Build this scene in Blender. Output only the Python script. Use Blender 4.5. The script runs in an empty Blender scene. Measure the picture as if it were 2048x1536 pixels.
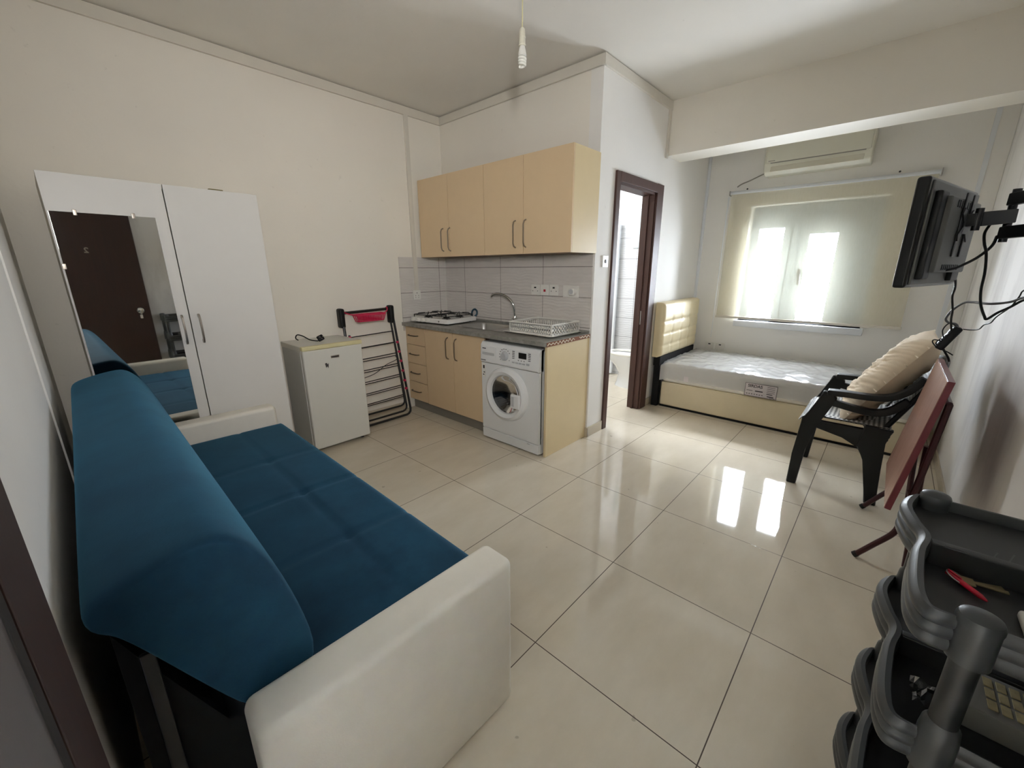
import bpy, bmesh, math, random
from mathutils import Vector, Matrix, noise
SC = bpy.context.scene
COL = SC.collection
R = math.radians
PI = math.pi
random.seed(7)

# ------------------------------------------------------------------ camera, world, lights, exposure
def make_camera():
    f, yaw, pitch, roll, h = 815.788, 0.7404207, 0.2732256, -0.0037657, 1.376946
    fw = Vector((math.cos(yaw)*math.cos(pitch), math.sin(yaw)*math.cos(pitch), -math.sin(pitch)))
    r = Vector((math.sin(yaw), -math.cos(yaw), 0)); u = r.cross(fw)
    r2 = r*math.cos(roll)+u*math.sin(roll); u2 = -r*math.sin(roll)+u*math.cos(roll)
    m = Matrix((r2, u2, -fw)).transposed().to_4x4(); m.translation = (0, 0, h)
    cd = bpy.data.cameras.new('camera'); cd.sensor_width = 36; cd.sensor_fit = 'HORIZONTAL'
    cd.lens = f*36/2048; cd.clip_start = 0.02; cd.clip_end = 100
    o = bpy.data.objects.new('camera', cd); COL.objects.link(o); o.matrix_world = m
    SC.camera = o
make_camera()
SC.view_settings.view_transform = 'Standard'; SC.view_settings.look = 'None'
SC.view_settings.exposure = 0.42; SC.view_settings.gamma = 1.0
SC.view_settings.use_curve_mapping = False
SC.cycles.max_bounces = 14; SC.cycles.diffuse_bounces = 8; SC.cycles.glossy_bounces = 6
SC.cycles.transparent_max_bounces = 16; SC.cycles.transmission_bounces = 8
SC.cycles.sample_clamp_indirect = 8
SC.cycles.caustics_reflective = False; SC.cycles.caustics_refractive = False

W = bpy.data.worlds.new('World'); SC.world = W; W.use_nodes = True
bg = W.node_tree.nodes['Background']; bg.inputs[0].default_value = (0.86, 0.93, 1.0, 1); bg.inputs[1].default_value = 100.0

def area(name, loc, direction, sx, sy, power, color=(1, 1, 1), spread=180):
    l = bpy.data.lights.new(name, 'AREA'); l.shape = 'RECTANGLE'; l.size = sx; l.size_y = sy
    l.energy = power; l.color = color; l.spread = R(spread)
    o = bpy.data.objects.new(name, l); COL.objects.link(o); o.location = loc
    o.rotation_euler = Vector(direction).to_track_quat('-Z', 'Y').to_euler()
    return o
# daylight falling on the window from outside
area('window_daylight', (5.95, 0.72, 2.75), (-1, 0, -1.5), 1.5, 0.9, 4600, (0.90, 0.95, 1.0))
pt = area('window_portal', (5.30, 0.70, 1.42), (-1, 0, 0), 1.15, 1.25, 1)
pt.data.cycles.is_portal = True
# added fill light at the entrance, brightens the back of the room
area('entrance_fill', (-0.03, -0.20, 1.78), (0.53, 0.848, 0.0), 0.16, 0.38, 11, (1.0, 0.985, 0.965), 98)
# bathroom daylight from its own high window
area('bathroom_daylight', (3.9, 3.05, 2.60), (0.1, -0.25, -1), 0.9, 0.6, 38, (0.90, 0.95, 1.0))

# ------------------------------------------------------------------ materials
def lin(c):
    if isinstance(c, str):
        c = c.lstrip('#'); v = [int(c[i:i+2], 16)/255 for i in (0, 2, 4)]
        return tuple(x/12.92 if x <= .04045 else ((x+.055)/1.055)**2.4 for x in v)
    return c
class N:
    def __init__(s, name):
        s.m = bpy.data.materials.new(name); s.m.use_nodes = True; s.t = s.m.node_tree
        s.b = s.t.nodes['Principled BSDF']; s.out = s.t.nodes['Material Output']
    def n(s, typ, **kw):
        x = s.t.nodes.new(typ)
        for k, v in kw.items(): setattr(x, k, v)
        return x
    def l(s, a, b): s.t.links.new(a, b)
    def math(s, op, a, b=None, c=None):
        x = s.n('ShaderNodeMath', operation=op)
        for i, v in enumerate((a, b, c)):
            if v is None: continue
            if isinstance(v, (int, float)): x.inputs[i].default_value = v
            else: s.l(v, x.inputs[i])
        return x.outputs[0]
    def mix(s, fac, a, b):
        x = s.n('ShaderNodeMix', data_type='RGBA')
        for sock, v in ((x.inputs[0], fac), (x.inputs[6], a), (x.inputs[7], b)):
            if isinstance(v, (int, float)): sock.default_value = v
            elif isinstance(v, tuple): sock.default_value = (*v[:3], 1)
            else: s.l(v, sock)
        return x.outputs[2]
    def coord(s, kind='Object'):
        return s.n('ShaderNodeTexCoord').outputs[kind]
    def xyz(s, v):
        x = s.n('ShaderNodeSeparateXYZ'); s.l(v, x.inputs[0]); return x.outputs
    def noise(s, vec, scale, detail=3, rough=.5, stretch=None):
        if stretch:
            mp = s.n('ShaderNodeMapping'); mp.inputs['Scale'].default_value = stretch; s.l(vec, mp.inputs[0]); vec = mp.outputs[0]
        x = s.n('ShaderNodeTexNoise'); x.inputs['Scale'].default_value = scale; x.inputs['Detail'].default_value = detail
        x.inputs['Roughness'].default_value = rough; s.l(vec, x.inputs['Vector']); return x.outputs[0]
    def ramp(s, fac, lo, hi):
        x = s.n('ShaderNodeMapRange'); x.inputs[1].default_value = lo; x.inputs[2].default_value = hi; s.l(fac, x.inputs[0]); return x.outputs[0]
    def bump(s, h, strength, dist=.01):
        x = s.n('ShaderNodeBump'); x.inputs['Strength'].default_value = strength; x.inputs['Distance'].default_value = dist
        s.l(h, x.inputs['Height']); s.l(x.outputs[0], s.b.inputs['Normal'])
    def base(s, v):
        if isinstance(v, tuple): s.b.inputs['Base Color'].default_value = (*v[:3], 1)
        else: s.l(v, s.b.inputs['Base Color'])
    def set(s, **kw):
        for k, v in kw.items(): s.b.inputs[k.replace('_', ' ')].default_value = v
        return s
def simple(name, c, rough=.5, metal=0, var=.06, vscale=14, bump=0, bscale=60, bdist=.004, **kw):
    n = N(name); c = lin(c); co = n.coord()
    if var:
        d = tuple(x*(1-var) for x in c); e = tuple(min(1, x*(1+var)) for x in c)
        n.base(n.mix(n.noise(co, vscale), d, e))
    else: n.base(c)
    n.set(Roughness=rough, Metallic=metal, **kw)
    if bump: n.bump(n.noise(co, bscale, 2), bump, bdist)
    return n.m
def line_mask(n, coord, origin, size, width):
    f = n.math('FRACT', n.math('DIVIDE', n.math('SUBTRACT', coord, origin), size))
    return n.math('GREATER_THAN', n.math('ABSOLUTE', n.math('SUBTRACT', f, .5)), .5-width/size/2)

def wall_material(name, c, stain=None, amount=.0, zone=None):
    n = N(name); c = lin(c); co = n.coord()
    v = n.ramp(n.noise(co, 1.3, 4), .3, .7)
    col = n.mix(v, tuple(x*.96 for x in c), tuple(min(1, x*1.02) for x in c))
    if stain:
        k = n.ramp(n.noise(co, 1.7, 6, .62, (1.5, 1, .45)), .50, .74)
        if zone:
            z = n.xyz(co)[2]; k = n.math('MULTIPLY', k, n.ramp(z, zone[0], zone[1]))
        col = n.mix(n.math('MULTIPLY', k, amount), col, lin(stain))
    spots = n.ramp(n.noise(co, 23, 3, .6), .70, .76)
    col = n.mix(n.math('MULTIPLY', spots, .12), col, lin('#8d8474'))
    n.base(col); n.set(Roughness=.72)
    n.bump(n.noise(co, 34, 4), .12, .006)
    return n.m

def floor_material():
    n = N('floor_tile'); co = n.coord(); x, y, z = n.xyz(co)
    g = n.math('MAXIMUM', line_mask(n, x, 1.5726, .6, .0036), line_mask(n, y, 1.3727, .6, .0036))
    cl = n.ramp(n.noise(co, 3.2, 6, .6, (1, 2.2, 1)), .3, .75)
    body = n.mix(cl, lin('#cfc5b2'), lin('#dad1c0'))
    sp = n.ramp(n.noise(co, 17, 2), .745, .765)
    body = n.mix(n.math('MULTIPLY', sp, .35), body, lin('#6d5e4b'))
    n.base(n.mix(g, body, lin('#4a3a2c')))
    n.l(n.math('ADD', n.math('MULTIPLY', g, .6), .045), n.b.inputs['Roughness'])
    n.set(IOR=1.55)
    n.bump(n.math('SUBTRACT', n.math('MULTIPLY', n.noise(co, 1.6, 2), .25), g), .06, .004)
    return n.m
def tile_material(name, axis, o1, s1, oz, sz, c='#d3cec9', grout='#57504a'):
    n = N(name); co = n.coord(); p = n.xyz(co)
    g = n.math('MAXIMUM', line_mask(n, p[axis], o1, s1, .004), line_mask(n, p[2], oz, sz, .004))
    cl = n.ramp(n.noise(co, 5, 4, .5, (1, 1, 5)), .3, .7)
    body = n.mix(cl, tuple(v*.93 for v in lin(c)), lin(c))
    n.base(n.mix(g, body, lin(grout)))
    w = n.n('ShaderNodeTexWave', wave_type='BANDS', bands_direction='Z'); w.inputs['Scale'].default_value = 12
    w.inputs['Distortion'].default_value = 7; w.inputs['Detail'].default_value = 2; w.inputs['Detail Scale'].default_value = .6
    n.l(co, w.inputs['Vector'])
    n.bump(n.math('SUBTRACT', w.outputs['Fac'], n.math('MULTIPLY', g, 1.5)), .28, .006)
    n.set(Roughness=.28)
    return n.m
def wood_dark(name, a, b, rough=.32):
    n = N(name); co = n.coord()
    k = n.noise(co, 16, 4, .6, (3, 3, .22))
    n.base(n.mix(n.ramp(k, .3, .7), lin(a), lin(b))); n.set(Roughness=rough)
    n.bump(k, .06, .003)
    return n.m
def velvet():
    n = N('blue_velvet'); co = n.coord()
    k = n.ramp(n.noise(co, 5, 5, .62), .32, .70); k2 = n.ramp(n.noise(co, 2.1, 3), .35, .65)
    c = n.mix(k, lin('#0b2b42'), lin('#143f57')); c = n.mix(n.math('MULTIPLY', k2, .35), c, lin('#183c54'))
    n.base(c); n.set(Roughness=.85, Sheen_Weight=.55, Sheen_Roughness=.45)
    n.b.inputs['Sheen Tint'].default_value = (*lin('#4f8fae'), 1)
    n.b.inputs['Specular IOR Level'].default_value = .25
    n.bump(n.noise(co, 240, 2), .12, .002)
    return n.m
def woven():
    n = N('woven_plastic'); co = n.coord()
    ch = n.n('ShaderNodeTexChecker'); ch.inputs['Scale'].default_value = 1
    mp = n.n('ShaderNodeMapping'); mp.inputs['Scale'].default_value = (62, 62, 62); mp.inputs['Rotation'].default_value = (0, 0, R(45))
    n.l(co, mp.inputs[0]); n.l(mp.outputs[0], ch.inputs[0])
    n.base(n.mix(ch.outputs['Fac'], lin('#141516'), lin('#d4d3cf'))); n.set(Roughness=.6)
    n.bump(ch.outputs['Fac'], .5, .004)
    return n.m
def blind_material():
    n = N('blind_fabric'); co = n.coord()
    k = n.noise(co, 90, 2, .5, (1, 1, .2))
    c = n.mix(k, lin('#d6d0b8'), lin('#dfd9c4'))
    d = n.n('ShaderNodeBsdfDiffuse'); n.l(c, d.inputs[0])
    t = n.n('ShaderNodeBsdfTranslucent'); n.l(c, t.inputs[0])
    tr = n.n('ShaderNodeBsdfTransparent'); tr.inputs[0].default_value = (1, .99, .975, 1)
    m1 = n.n('ShaderNodeMixShader'); m1.inputs[0].default_value = .025
    n.l(d.outputs[0], m1.inputs[1]); n.l(t.outputs[0], m1.inputs[2])
    m2 = n.n('ShaderNodeMixShader'); m2.inputs[0].default_value = .40
    n.l(m1.outputs[0], m2.inputs[1]); n.l(tr.outputs[0], m2.inputs[2]); n.l(m2.outputs[0], n.out.inputs[0])
    return n.m
def glass_mat(name, tint=(1, 1, 1), gloss=.08, rough=.02):
    n = N(name)
    tr = n.n('ShaderNodeBsdfTransparent'); tr.inputs[0].default_value = (*tint, 1)
    g = n.n('ShaderNodeBsdfGlossy'); g.inputs['Roughness'].default_value = rough; g.inputs[0].default_value = (.9, .9, .9, 1)
    fr = n.n('ShaderNodeFresnel'); fr.inputs[0].default_value = 1.45
    mx = n.n('ShaderNodeMixShader'); n.l(n.math('ADD', n.math('MULTIPLY', fr.outputs[0], .9), gloss), mx.inputs[0])
    n.l(tr.outputs[0], mx.inputs[1]); n.l(g.outputs[0], mx.inputs[2]); n.l(mx.outputs[0], n.out.inputs[0])
    return n.m
def wrap_mat():
    n = N('milky_clear_wrap')
    tr = n.n('ShaderNodeBsdfTransparent'); d = n.n('ShaderNodeBsdfDiffuse'); d.inputs[0].default_value = (.92, .92, .91, 1)
    g = n.n('ShaderNodeBsdfGlossy'); g.inputs['Roughness'].default_value = .16
    a = n.n('ShaderNodeMixShader'); a.inputs[0].default_value = .5; n.l(tr.outputs[0], a.inputs[1]); n.l(d.outputs[0], a.inputs[2])
    fr = n.n('ShaderNodeFresnel'); fr.inputs[0].default_value = 1.4
    b = n.n('ShaderNodeMixShader'); n.l(fr.outputs[0], b.inputs[0]); n.l(a.outputs[0], b.inputs[1]); n.l(g.outputs[0], b.inputs[2])
    n.l(b.outputs[0], n.out.inputs[0]); return n.m
def worktop_mat():
    n = N('grey_laminate'); co = n.coord()
    k = n.ramp(n.noise(co, 26, 6, .7), .3, .7)
    k2 = n.ramp(n.noise(co, 9, 4), .45, .6)
    c = n.mix(k, lin('#6f6e69'), lin('#9a9891')); c = n.mix(n.math('MULTIPLY', k2, .3), c, lin('#5c5a55'))
    n.base(c); n.set(Roughness=.35); return n.m
def drum_mat():
    n = N('perforated_steel'); co = n.coord()
    v = n.n('ShaderNodeTexVoronoi'); v.inputs['Scale'].default_value = 70; v.inputs['Randomness'].default_value = 0
    n.l(co, v.inputs['Vector'])
    n.base(n.mix(n.math('LESS_THAN', v.outputs['Distance'], .28), lin('#b9bbbd'), lin('#1a1b1d'))); n.set(Roughness=.3, Metallic=.8)
    return n.m
M = {}
M['wall'] = wall_material('painted_wall', '#e9e4da')
M['wall_white'] = wall_material('white_wall', '#e9e7e3')
M['wall_worn'] = wall_material('worn_wall', '#e4e1de', '#8d8685', .5, (0.0, 0.4))
M['ceiling'] = wall_material('ceiling_paint', '#e6e3dc')
M['trim'] = simple('trim_paint', '#d6d1c6', .55, var=.03)
M['floor'] = floor_material()
M['splash_k'] = tile_material('splash_tile_kitchen', 1, 2.206, .4975, 1.162, .236)
M['splash_a'] = tile_material('splash_tile_back', 0, 2.718, .4975, 1.162, .236)
M['bath_x'] = tile_material('bath_tile_x', 1, 2.42, .5, .276, .2455, '#d5d6d8', '#6f7074')
M['bath_y'] = tile_material('bath_tile_y', 0, 4.7, .5, .276, .2455, '#d5d6d8', '#6f7074')
M['base_tile'] = simple('baseboard_tile', '#bdb3a1', .3)
M['brown_door'] = wood_dark('dark_brown_door', '#2a1610', '#33190f', .55)
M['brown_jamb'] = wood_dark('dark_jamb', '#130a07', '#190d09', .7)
M['brown_frame'] = wood_dark('brown_door_frame', '#3f261f', '#4a2e26', .5)
M['velvet'] = velvet()
M['cream_leather'] = simple('cream_leatherette', '#e4dfd4', .62, bump=.12, bscale=320, bdist=.002)
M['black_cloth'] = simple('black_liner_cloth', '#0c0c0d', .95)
M['dark_metal'] = simple('dark_metal', '#3a3a3c', .4, .8)
M['white_board'] = simple('white_melamine', '#d9d7d3', .38, var=.02, bump=.05, bscale=150)
M['white_edge'] = simple('white_board_edge', '#c9c5ba', .5, var=.03)
M['mirror'] = simple('mirror_silver', '#e6e8e6', .015, 1, var=0)
M['steel'] = simple('brushed_steel', '#a9a7a3', .28, 1, var=.05)
M['nickel'] = simple('satin_nickel', '#9b938a', .32, 1, var=.05)
M['chrome'] = simple('chrome', '#d5d5d3', .08, 1, var=0)
M['fridge'] = simple('white_enamel', '#d4d3cc', .3, var=.02)
M['fridge_side'] = simple('grey_white_enamel', '#c3c3bf', .4, var=.03)
M['yellowed'] = simple('yellowed_plastic', '#d3cb9f', .45, var=.08)
M['appliance'] = simple('appliance_white', '#dbdcdc', .28, var=.01)
M['appliance_grey'] = simple('appliance_grey', '#b4b6b8', .35)
M['black_plastic'] = simple('black_plastic', '#090a0b', .45, Specular_IOR_Level=.3)
M['black_gloss'] = simple('black_gloss', '#090a0b', .3, var=0, Specular_IOR_Level=.35)
M['char_plastic'] = simple('charcoal_plastic', '#37393a', .38, bump=.06, bscale=400, bdist=.001)
M['char_dark'] = simple('charcoal_tray', '#222324', .42, bump=.08, bscale=300, bdist=.001)
M['black_tube'] = simple('black_tube', '#0f0f10', .35)
M['pink'] = simple('pink_plastic', '#c21f4c', .4)
M['beech'] = simple('cream_laminate', '#d2b996', .42, var=.03)
M['beech_side'] = simple('cream_laminate_side', '#d5c39c', .42, var=.03)
M['plinth'] = simple('grey_plinth', '#77736b', .4)
M['worktop'] = worktop_mat()
M['white_plastic'] = simple('white_plastic', '#e1dfd9', .35, var=.02)
M['cream_plastic'] = simple('cream_plastic', '#ddd9c8', .38, var=.03)
M['hob_white'] = simple('white_hob_enamel', '#e4e3df', .2, var=.01)
M['iron'] = simple('black_iron', '#131313', .5)
M['hose_blue'] = simple('blue_rubber', '#1f4557', .5)
M['red_plastic'] = simple('red_plastic', '#b3122c', .3)
M['brass'] = simple('key_brass', '#a99a76', .35, .9)
M['glass'] = glass_mat('clear_glass', (.97, .98, 1.0), .03)
M['glass_frost'] = glass_mat('shower_glass', (.82, .87, .90), .10, .1)
M['glass_dark'] = glass_mat('dark_door_glass', (.22, .23, .25), .06, .03)
M['plastic_wrap'] = wrap_mat()
M['blind'] = blind_material()
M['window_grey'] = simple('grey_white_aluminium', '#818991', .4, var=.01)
M['pvc'] = simple('white_pvc', '#dfe2e6', .35, var=.01)
M['leather'] = simple('cream_quilted_leather', '#e2d3ae', .36, var=.04, bump=.06, bscale=260)
M['divan'] = simple('beige_divan_fabric', '#dccfb2', .6, var=.10, vscale=5, bump=.12, bscale=90)
M['mattress'] = simple('white_ticking', '#efece6', .5, var=.05, vscale=30, bump=.35, bscale=26, bdist=.006)
M['cushion'] = simple('beige_cotton', '#dac9b0', .85, var=.06, bump=.1, bscale=300)
M['woven'] = woven()
M['red_wood'] = wood_dark('red_laminate', '#a07b6d', '#ac8878', .24)
M['red_edge'] = simple('dark_red_edge', '#6a2630', .35)
M['red_metal'] = simple('dark_red_metal', '#3c1a1e', .35, .3)
M['tv_grey'] = simple('tv_back_grey', '#585958', .5)
M['paper'] = simple('label_paper', '#c9c2c4', .6, var=.03)
M['ink'] = simple('ink', '#241e22', .6, var=0)
M['ac'] = simple('ac_cream_white', '#dcdacb', .35, var=.01)
M['ac_grey'] = simple('ac_shadow_line', '#8f8d84', .5)
M['ceramic'] = simple('white_ceramic', '#e6e8ea', .1, var=0)
M['cfl'] = simple('lamp_glass', '#f0efe8', .25, var=0)
M['grey_cable'] = simple('grey_cable', '#56555a', .5)
M['olive'] = simple('olive_card', '#75683a', .7)
M['grey_box'] = simple('grey_card', '#85847f', .6)
M['straw'] = simple('straw_weave', '#a79a72', .7, var=.3, vscale=120)
M['clear_scrap'] = glass_mat('clear_plastic_scrap', (.75, .82, .82), .2, .15)

M['gap_shade'] = simple('brown_gap_shade', '#6b5238', .6)  # carcass colour darkened to paint in the shade of the gaps between fronts
M['dark_nickel'] = simple('dark_nickel', '#6d645b', .35, 1, var=.05)
M['glue_white'] = simple('dried_glue', '#e6ddcb', .6)
M['raw_brown'] = simple('raw_brown_board', '#7b4c32', .8)
M['mirror_blue'] = simple('pale_blue_glass', '#c6d5dc', .12, var=0)

# ------------------------------------------------------------------ mesh helpers
class MB:
    def __init__(s): s.bm = bmesh.new(); s.wn = False
    def v(s, p): return s.bm.verts.new(p)
    def face(s, vs):
        try: return s.bm.faces.new(vs)
        except ValueError: return None
    def _bev(s, faces, bev, seg):
        if bev:
            s.wn = True
            es = list({e for f in faces for e in f.edges})
            bmesh.ops.bevel(s.bm, geom=es, offset=bev, segments=seg, profile=.5, affect='EDGES', clamp_overlap=True)
    def box(s, x0, x1, y0, y1, z0, z1, bev=0, seg=2, mat=None):
        P = [(x, y, z) for x in (x0, x1) for y in (y0, y1) for z in (z0, z1)]
        if mat is not None: P = [mat @ Vector(p) for p in P]
        a = [s.v(p) for p in P]
        F = [(0, 1, 3, 2), (4, 6, 7, 5), (0, 4, 5, 1), (2, 3, 7, 6), (0, 2, 6, 4), (1, 5, 7, 3)]
        s._bev([s.face([a[i] for i in f]) for f in F], bev, seg); return s
    def prism(s, poly, axis, a0, a1, bev=0, seg=2):
        def mk(p, a):
            q = [p[0], p[1]]; q.insert(axis, a); return s.v(q)
        A = [mk(p, a0) for p in poly]; B = [mk(p, a1) for p in poly]; n = len(poly)
        fs = [s.face(A), s.face(B[::-1])]
        for i in range(n): fs.append(s.face([A[i], B[i], B[(i+1) % n], A[(i+1) % n]]))
        s._bev([f for f in fs if f], bev, seg); return s
    def ring_sweep(s, rings, caps=True, closed=False):
        V = [[s.v(p) for p in r] for r in rings]; n = len(V[0]); m = len(V)
        for i in range(m if closed else m-1):
            a, b = V[i], V[(i+1) % m]
            for j in range(n): s.face([a[j], a[(j+1) % n], b[(j+1) % n], b[j]])
        if caps and not closed:
            s.face(V[0][::-1]); s.face(V[-1])
        return s
    def tube(s, pts, r, n=8, closed=False, caps=True):
        pts = [Vector(p) for p in pts]; m = len(pts); rings = []; up = None
        for i, p in enumerate(pts):
            if closed: t = pts[(i+1) % m]-pts[i-1]
            else: t = pts[min(i+1, m-1)]-pts[max(i-1, 0)]
            t.normalize()
            if up is None:
                up = Vector((0, 0, 1)) if abs(t.z) < .9 else Vector((1, 0, 0))
            a = t.cross(up)
            if a.length < 1e-5: a = t.orthogonal()
            a.normalize(); b = a.cross(t); up = b
            rr = r[i] if isinstance(r, (list, tuple)) else r
            rings.append([p+a*math.cos(2*PI*k/n)*rr+b*math.sin(2*PI*k/n)*rr for k in range(n)])
        return s.ring_sweep(rings, caps, closed)
    def bar(s, pts, w, h, upv=(0, 0, 1), bev=0):
        pts = [Vector(p) for p in pts]; rings = []; m = len(pts); U = Vector(upv)
        for i, p in enumerate(pts):
            t = (pts[min(i+1, m-1)]-pts[max(i-1, 0)]).normalized(); a = t.cross(U).normalized(); b = a.cross(t)
            rings.append([p+a*w/2*x+b*h/2*y for x, y in ((-1, -1), (1, -1), (1, 1), (-1, 1))])
        V = [[s.v(p) for p in r] for r in rings]; fs = []
        for i in range(m-1):
            for j in range(4): fs.append(s.face([V[i][j], V[i][(j+1) % 4], V[i+1][(j+1) % 4], V[i+1][j]]))
        fs += [s.face(V[0][::-1]), s.face(V[-1])]
        s._bev([f for f in fs if f], bev, 2); return s
    def cyl(s, p0, p1, r0, r1=None, n=20, caps=True):
        return s.tube([p0, p1], [r0, r0 if r1 is None else r1], n, caps=caps)
    def lathe(s, prof, c, axis='z', n=32, caps=True, sx=1, sy=1):
        rings = []
        for r, h in prof:
            rg = []
            for k in range(n):
                a = 2*PI*k/n; u, w = math.cos(a)*r*sx, math.sin(a)*r*sy
                q = {'z': (u, w, h), '-x': (-h, u, w), 'x': (h, u, w), '-y': (u, -h, w), 'y': (u, h, w)}[axis]
                rg.append(Vector(c)+Vector(q))
            rings.append(rg)
        return s.ring_sweep(rings, caps)
    def sheet(s, nu, nv, fn, flip=False):
        V = [[s.v(fn(i/nu, j/nv)) for j in range(nv+1)] for i in range(nu+1)]
        for i in range(nu):
            for j in range(nv):
                q = [V[i][j], V[i+1][j], V[i+1][j+1], V[i][j+1]]
                s.face(q[::-1] if flip else q)
        return s
    def rr(s, loops, n=6, caps=(False, False)):
        # loops: (x0, x1, y0, y1, r, z) rounded rectangles bridged one to the next
        rings = []
        for x0, x1, y0, y1, r, z in loops:
            rg = []
            for cx, cy, a0 in ((x1-r, y1-r, 0), (x0+r, y1-r, 90), (x0+r, y0+r, 180), (x1-r, y0+r, 270)):
                for k in range(n+1):
                    a = R(a0+90*k/n); rg.append(Vector((cx+r*math.cos(a), cy+r*math.sin(a), z)))
            rings.append(rg)
        V = [[s.v(p) for p in r] for r in rings]; m = len(V[0])
        for a, b in zip(V, V[1:]):
            for j in range(m): s.face([a[j], a[(j+1) % m], b[(j+1) % m], b[j]])
        if caps[0]: s.face(V[0][::-1])
        if caps[1]: s.face(V[-1])
        return s
    def ball(s, c, r, n=14, sc=(1, 1, 1)):
        rings = []
        for i in range(1, n):
            a = PI*i/n
            rings.append([Vector(c)+Vector((r*sc[0]*math.sin(a)*math.cos(2*PI*k/(2*n)), r*sc[1]*math.sin(a)*math.sin(2*PI*k/(2*n)), r*sc[2]*math.cos(a))) for k in range(2*n)])
        return s.ring_sweep(rings[::-1])
    def xf(s, m):
        bmesh.ops.transform(s.bm, matrix=m, verts=s.bm.verts); return s

def smooth_path(pts, n=6):
    P = [Vector(p) for p in pts]; out = []
    for i in range(len(P)-1):
        p0, p1, p2, p3 = P[max(i-1, 0)], P[i], P[i+1], P[min(i+2, len(P)-1)]
        for k in range(n):
            t = k/n
            out.append(.5*((2*p1)+(p2-p0)*t+(2*p0-5*p1+4*p2-p3)*t*t+(3*p1-p0-3*p2+p3)*t**3))
    out.append(P[-1]); return out
WL = {}
def obj(name, mb, mat, parent=None, local=False, angle=35, smooth=True):
    bm = mb.bm
    bmesh.ops.recalc_face_normals(bm, faces=bm.faces)
    if parent is not None and not local:
        bmesh.ops.translate(bm, vec=-WL[parent.name], verts=bm.verts)
    me = bpy.data.meshes.new(name); bm.to_mesh(me); bm.free()
    me.materials.append(M[mat] if isinstance(mat, str) else mat)
    if smooth:
        me.polygons.foreach_set('use_smooth', [True]*len(me.polygons)); me.set_sharp_from_angle(angle=R(angle))
    o = bpy.data.objects.new(name, me); COL.objects.link(o)
    if mb.wn and smooth:
        w = o.modifiers.new('weighted', 'WEIGHTED_NORMAL'); w.keep_sharp = True; w.weight = 100
    if parent is not None:
        o.parent = parent; WL[o.name] = WL[parent.name].copy()
    else: WL[o.name] = Vector((0, 0, 0))
    return o
def thing(name, label, cat, loc=(0, 0, 0), rotz=0, group=None):
    o = bpy.data.objects.new(name, None); COL.objects.link(o); o.empty_display_size = .05
    o.location = loc; o.rotation_euler = (0, 0, rotz); WL[o.name] = Vector(loc)
    return tag(o, label, cat, group)
def tag(o, label, cat, group=None):
    o['label'] = label; o['category'] = cat
    if group: o['group'] = group
    return o
def struct(name, mb, mat, parent=None, **k):
    o = obj(name, mb, mat, parent, **k)
    if parent is None: o['kind'] = 'structure'
    return o
def text_mesh(body, size, m, extrude=.0006):
    cu = bpy.data.curves.new('text', 'FONT'); cu.body = body; cu.size = size; cu.extrude = extrude; cu.offset = size*.022
    cu.align_x = 'CENTER'; cu.align_y = 'CENTER'
    o = bpy.data.objects.new('text', cu); COL.objects.link(o); bpy.context.view_layer.update()
    me = bpy.data.meshes.new_from_object(o.evaluated_get(bpy.context.evaluated_depsgraph_get()))
    bpy.data.objects.remove(o); bpy.data.curves.remove(cu)
    mb = MB(); mb.bm.from_mesh(me); bpy.data.meshes.remove(me); mb.xf(m); return mb
def basis(o, x, y):
    x = Vector(x).normalized(); y = Vector(y).normalized(); z = x.cross(y)
    m = Matrix((x, y, z)).transposed().to_4x4(); m.translation = o; return m
def dup(root, loc, label=None, rotz=None):
    r = root.copy(); COL.objects.link(r); r.location = loc
    if rotz is not None: r.rotation_euler = (0, 0, rotz)
    if label: r['label'] = label
    for ch in list(root.children):
        c = ch.copy(); COL.objects.link(c); c.parent = r
        for g in ch.children:
            d = g.copy(); COL.objects.link(d); d.parent = c
    return r

# ------------------------------------------------------------------ room shell
H = 2.78; XL = -.10; YA = 3.505; XK = 2.815; YD = 1.715; XW = 5.05; YT = -.455; T = .10
struct('floor', MB().box(-1.7, 5.45, -.6, 3.7, -.1, 0), 'floor', smooth=False)
struct('ceiling', MB().box(-1.7, 5.45, -.6, 3.7, H, H+.1), 'ceiling', smooth=False)
struct('wall_back', MB().box(XL-.15, 5.3, YA, YA+.15, 0, H), 'wall', smooth=False)
struct('wall_kitchen', MB().box(XK, XK+T, YD+T, YA, 0, H), 'wall', smooth=False)
b = MB()
b.box(XK, 3.108, YD, YD+T, 0, H).box(3.80, XW+.2, YD, YD+T, 0, H).box(3.108, 3.80, YD, YD+T, 2.035, H)
struct('wall_bathroom', b, 'wall_white', smooth=False)
b = MB(); wy0, wy1, wz0, wz1 = .17, 1.24, .83, 2.00
b.box(XW, XW+.22, YT-.15, wy0, 0, H).box(XW, XW+.22, wy1, YD, 0, H).box(XW, XW+.22, wy0, wy1, 0, wz0).box(XW, XW+.22, wy0, wy1, wz1, H)
struct('wall_window', b, 'wall_white', smooth=False)
struct('wall_right', MB().box(XL-.15, XW, YT-.15, YT, 0, H), 'wall_worn', smooth=False)
b = MB()
b.box(XL-.15, XL, .535, YA, 0, H).box(XL-.15, XL, YT, -.42, 0, H).box(XL-.15, XL, -.42, .535, 2.0, H)
struct('wall_left', b, 'wall_white', smooth=False)
struct('wall_beam', MB().box(3.945, 4.24, YT, YD, 2.35, H), 'wall', smooth=False)
struct('wall_column', MB().box(XW-.05, XW, YT, -.335, 0, H, .004), 'wall_white')
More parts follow.
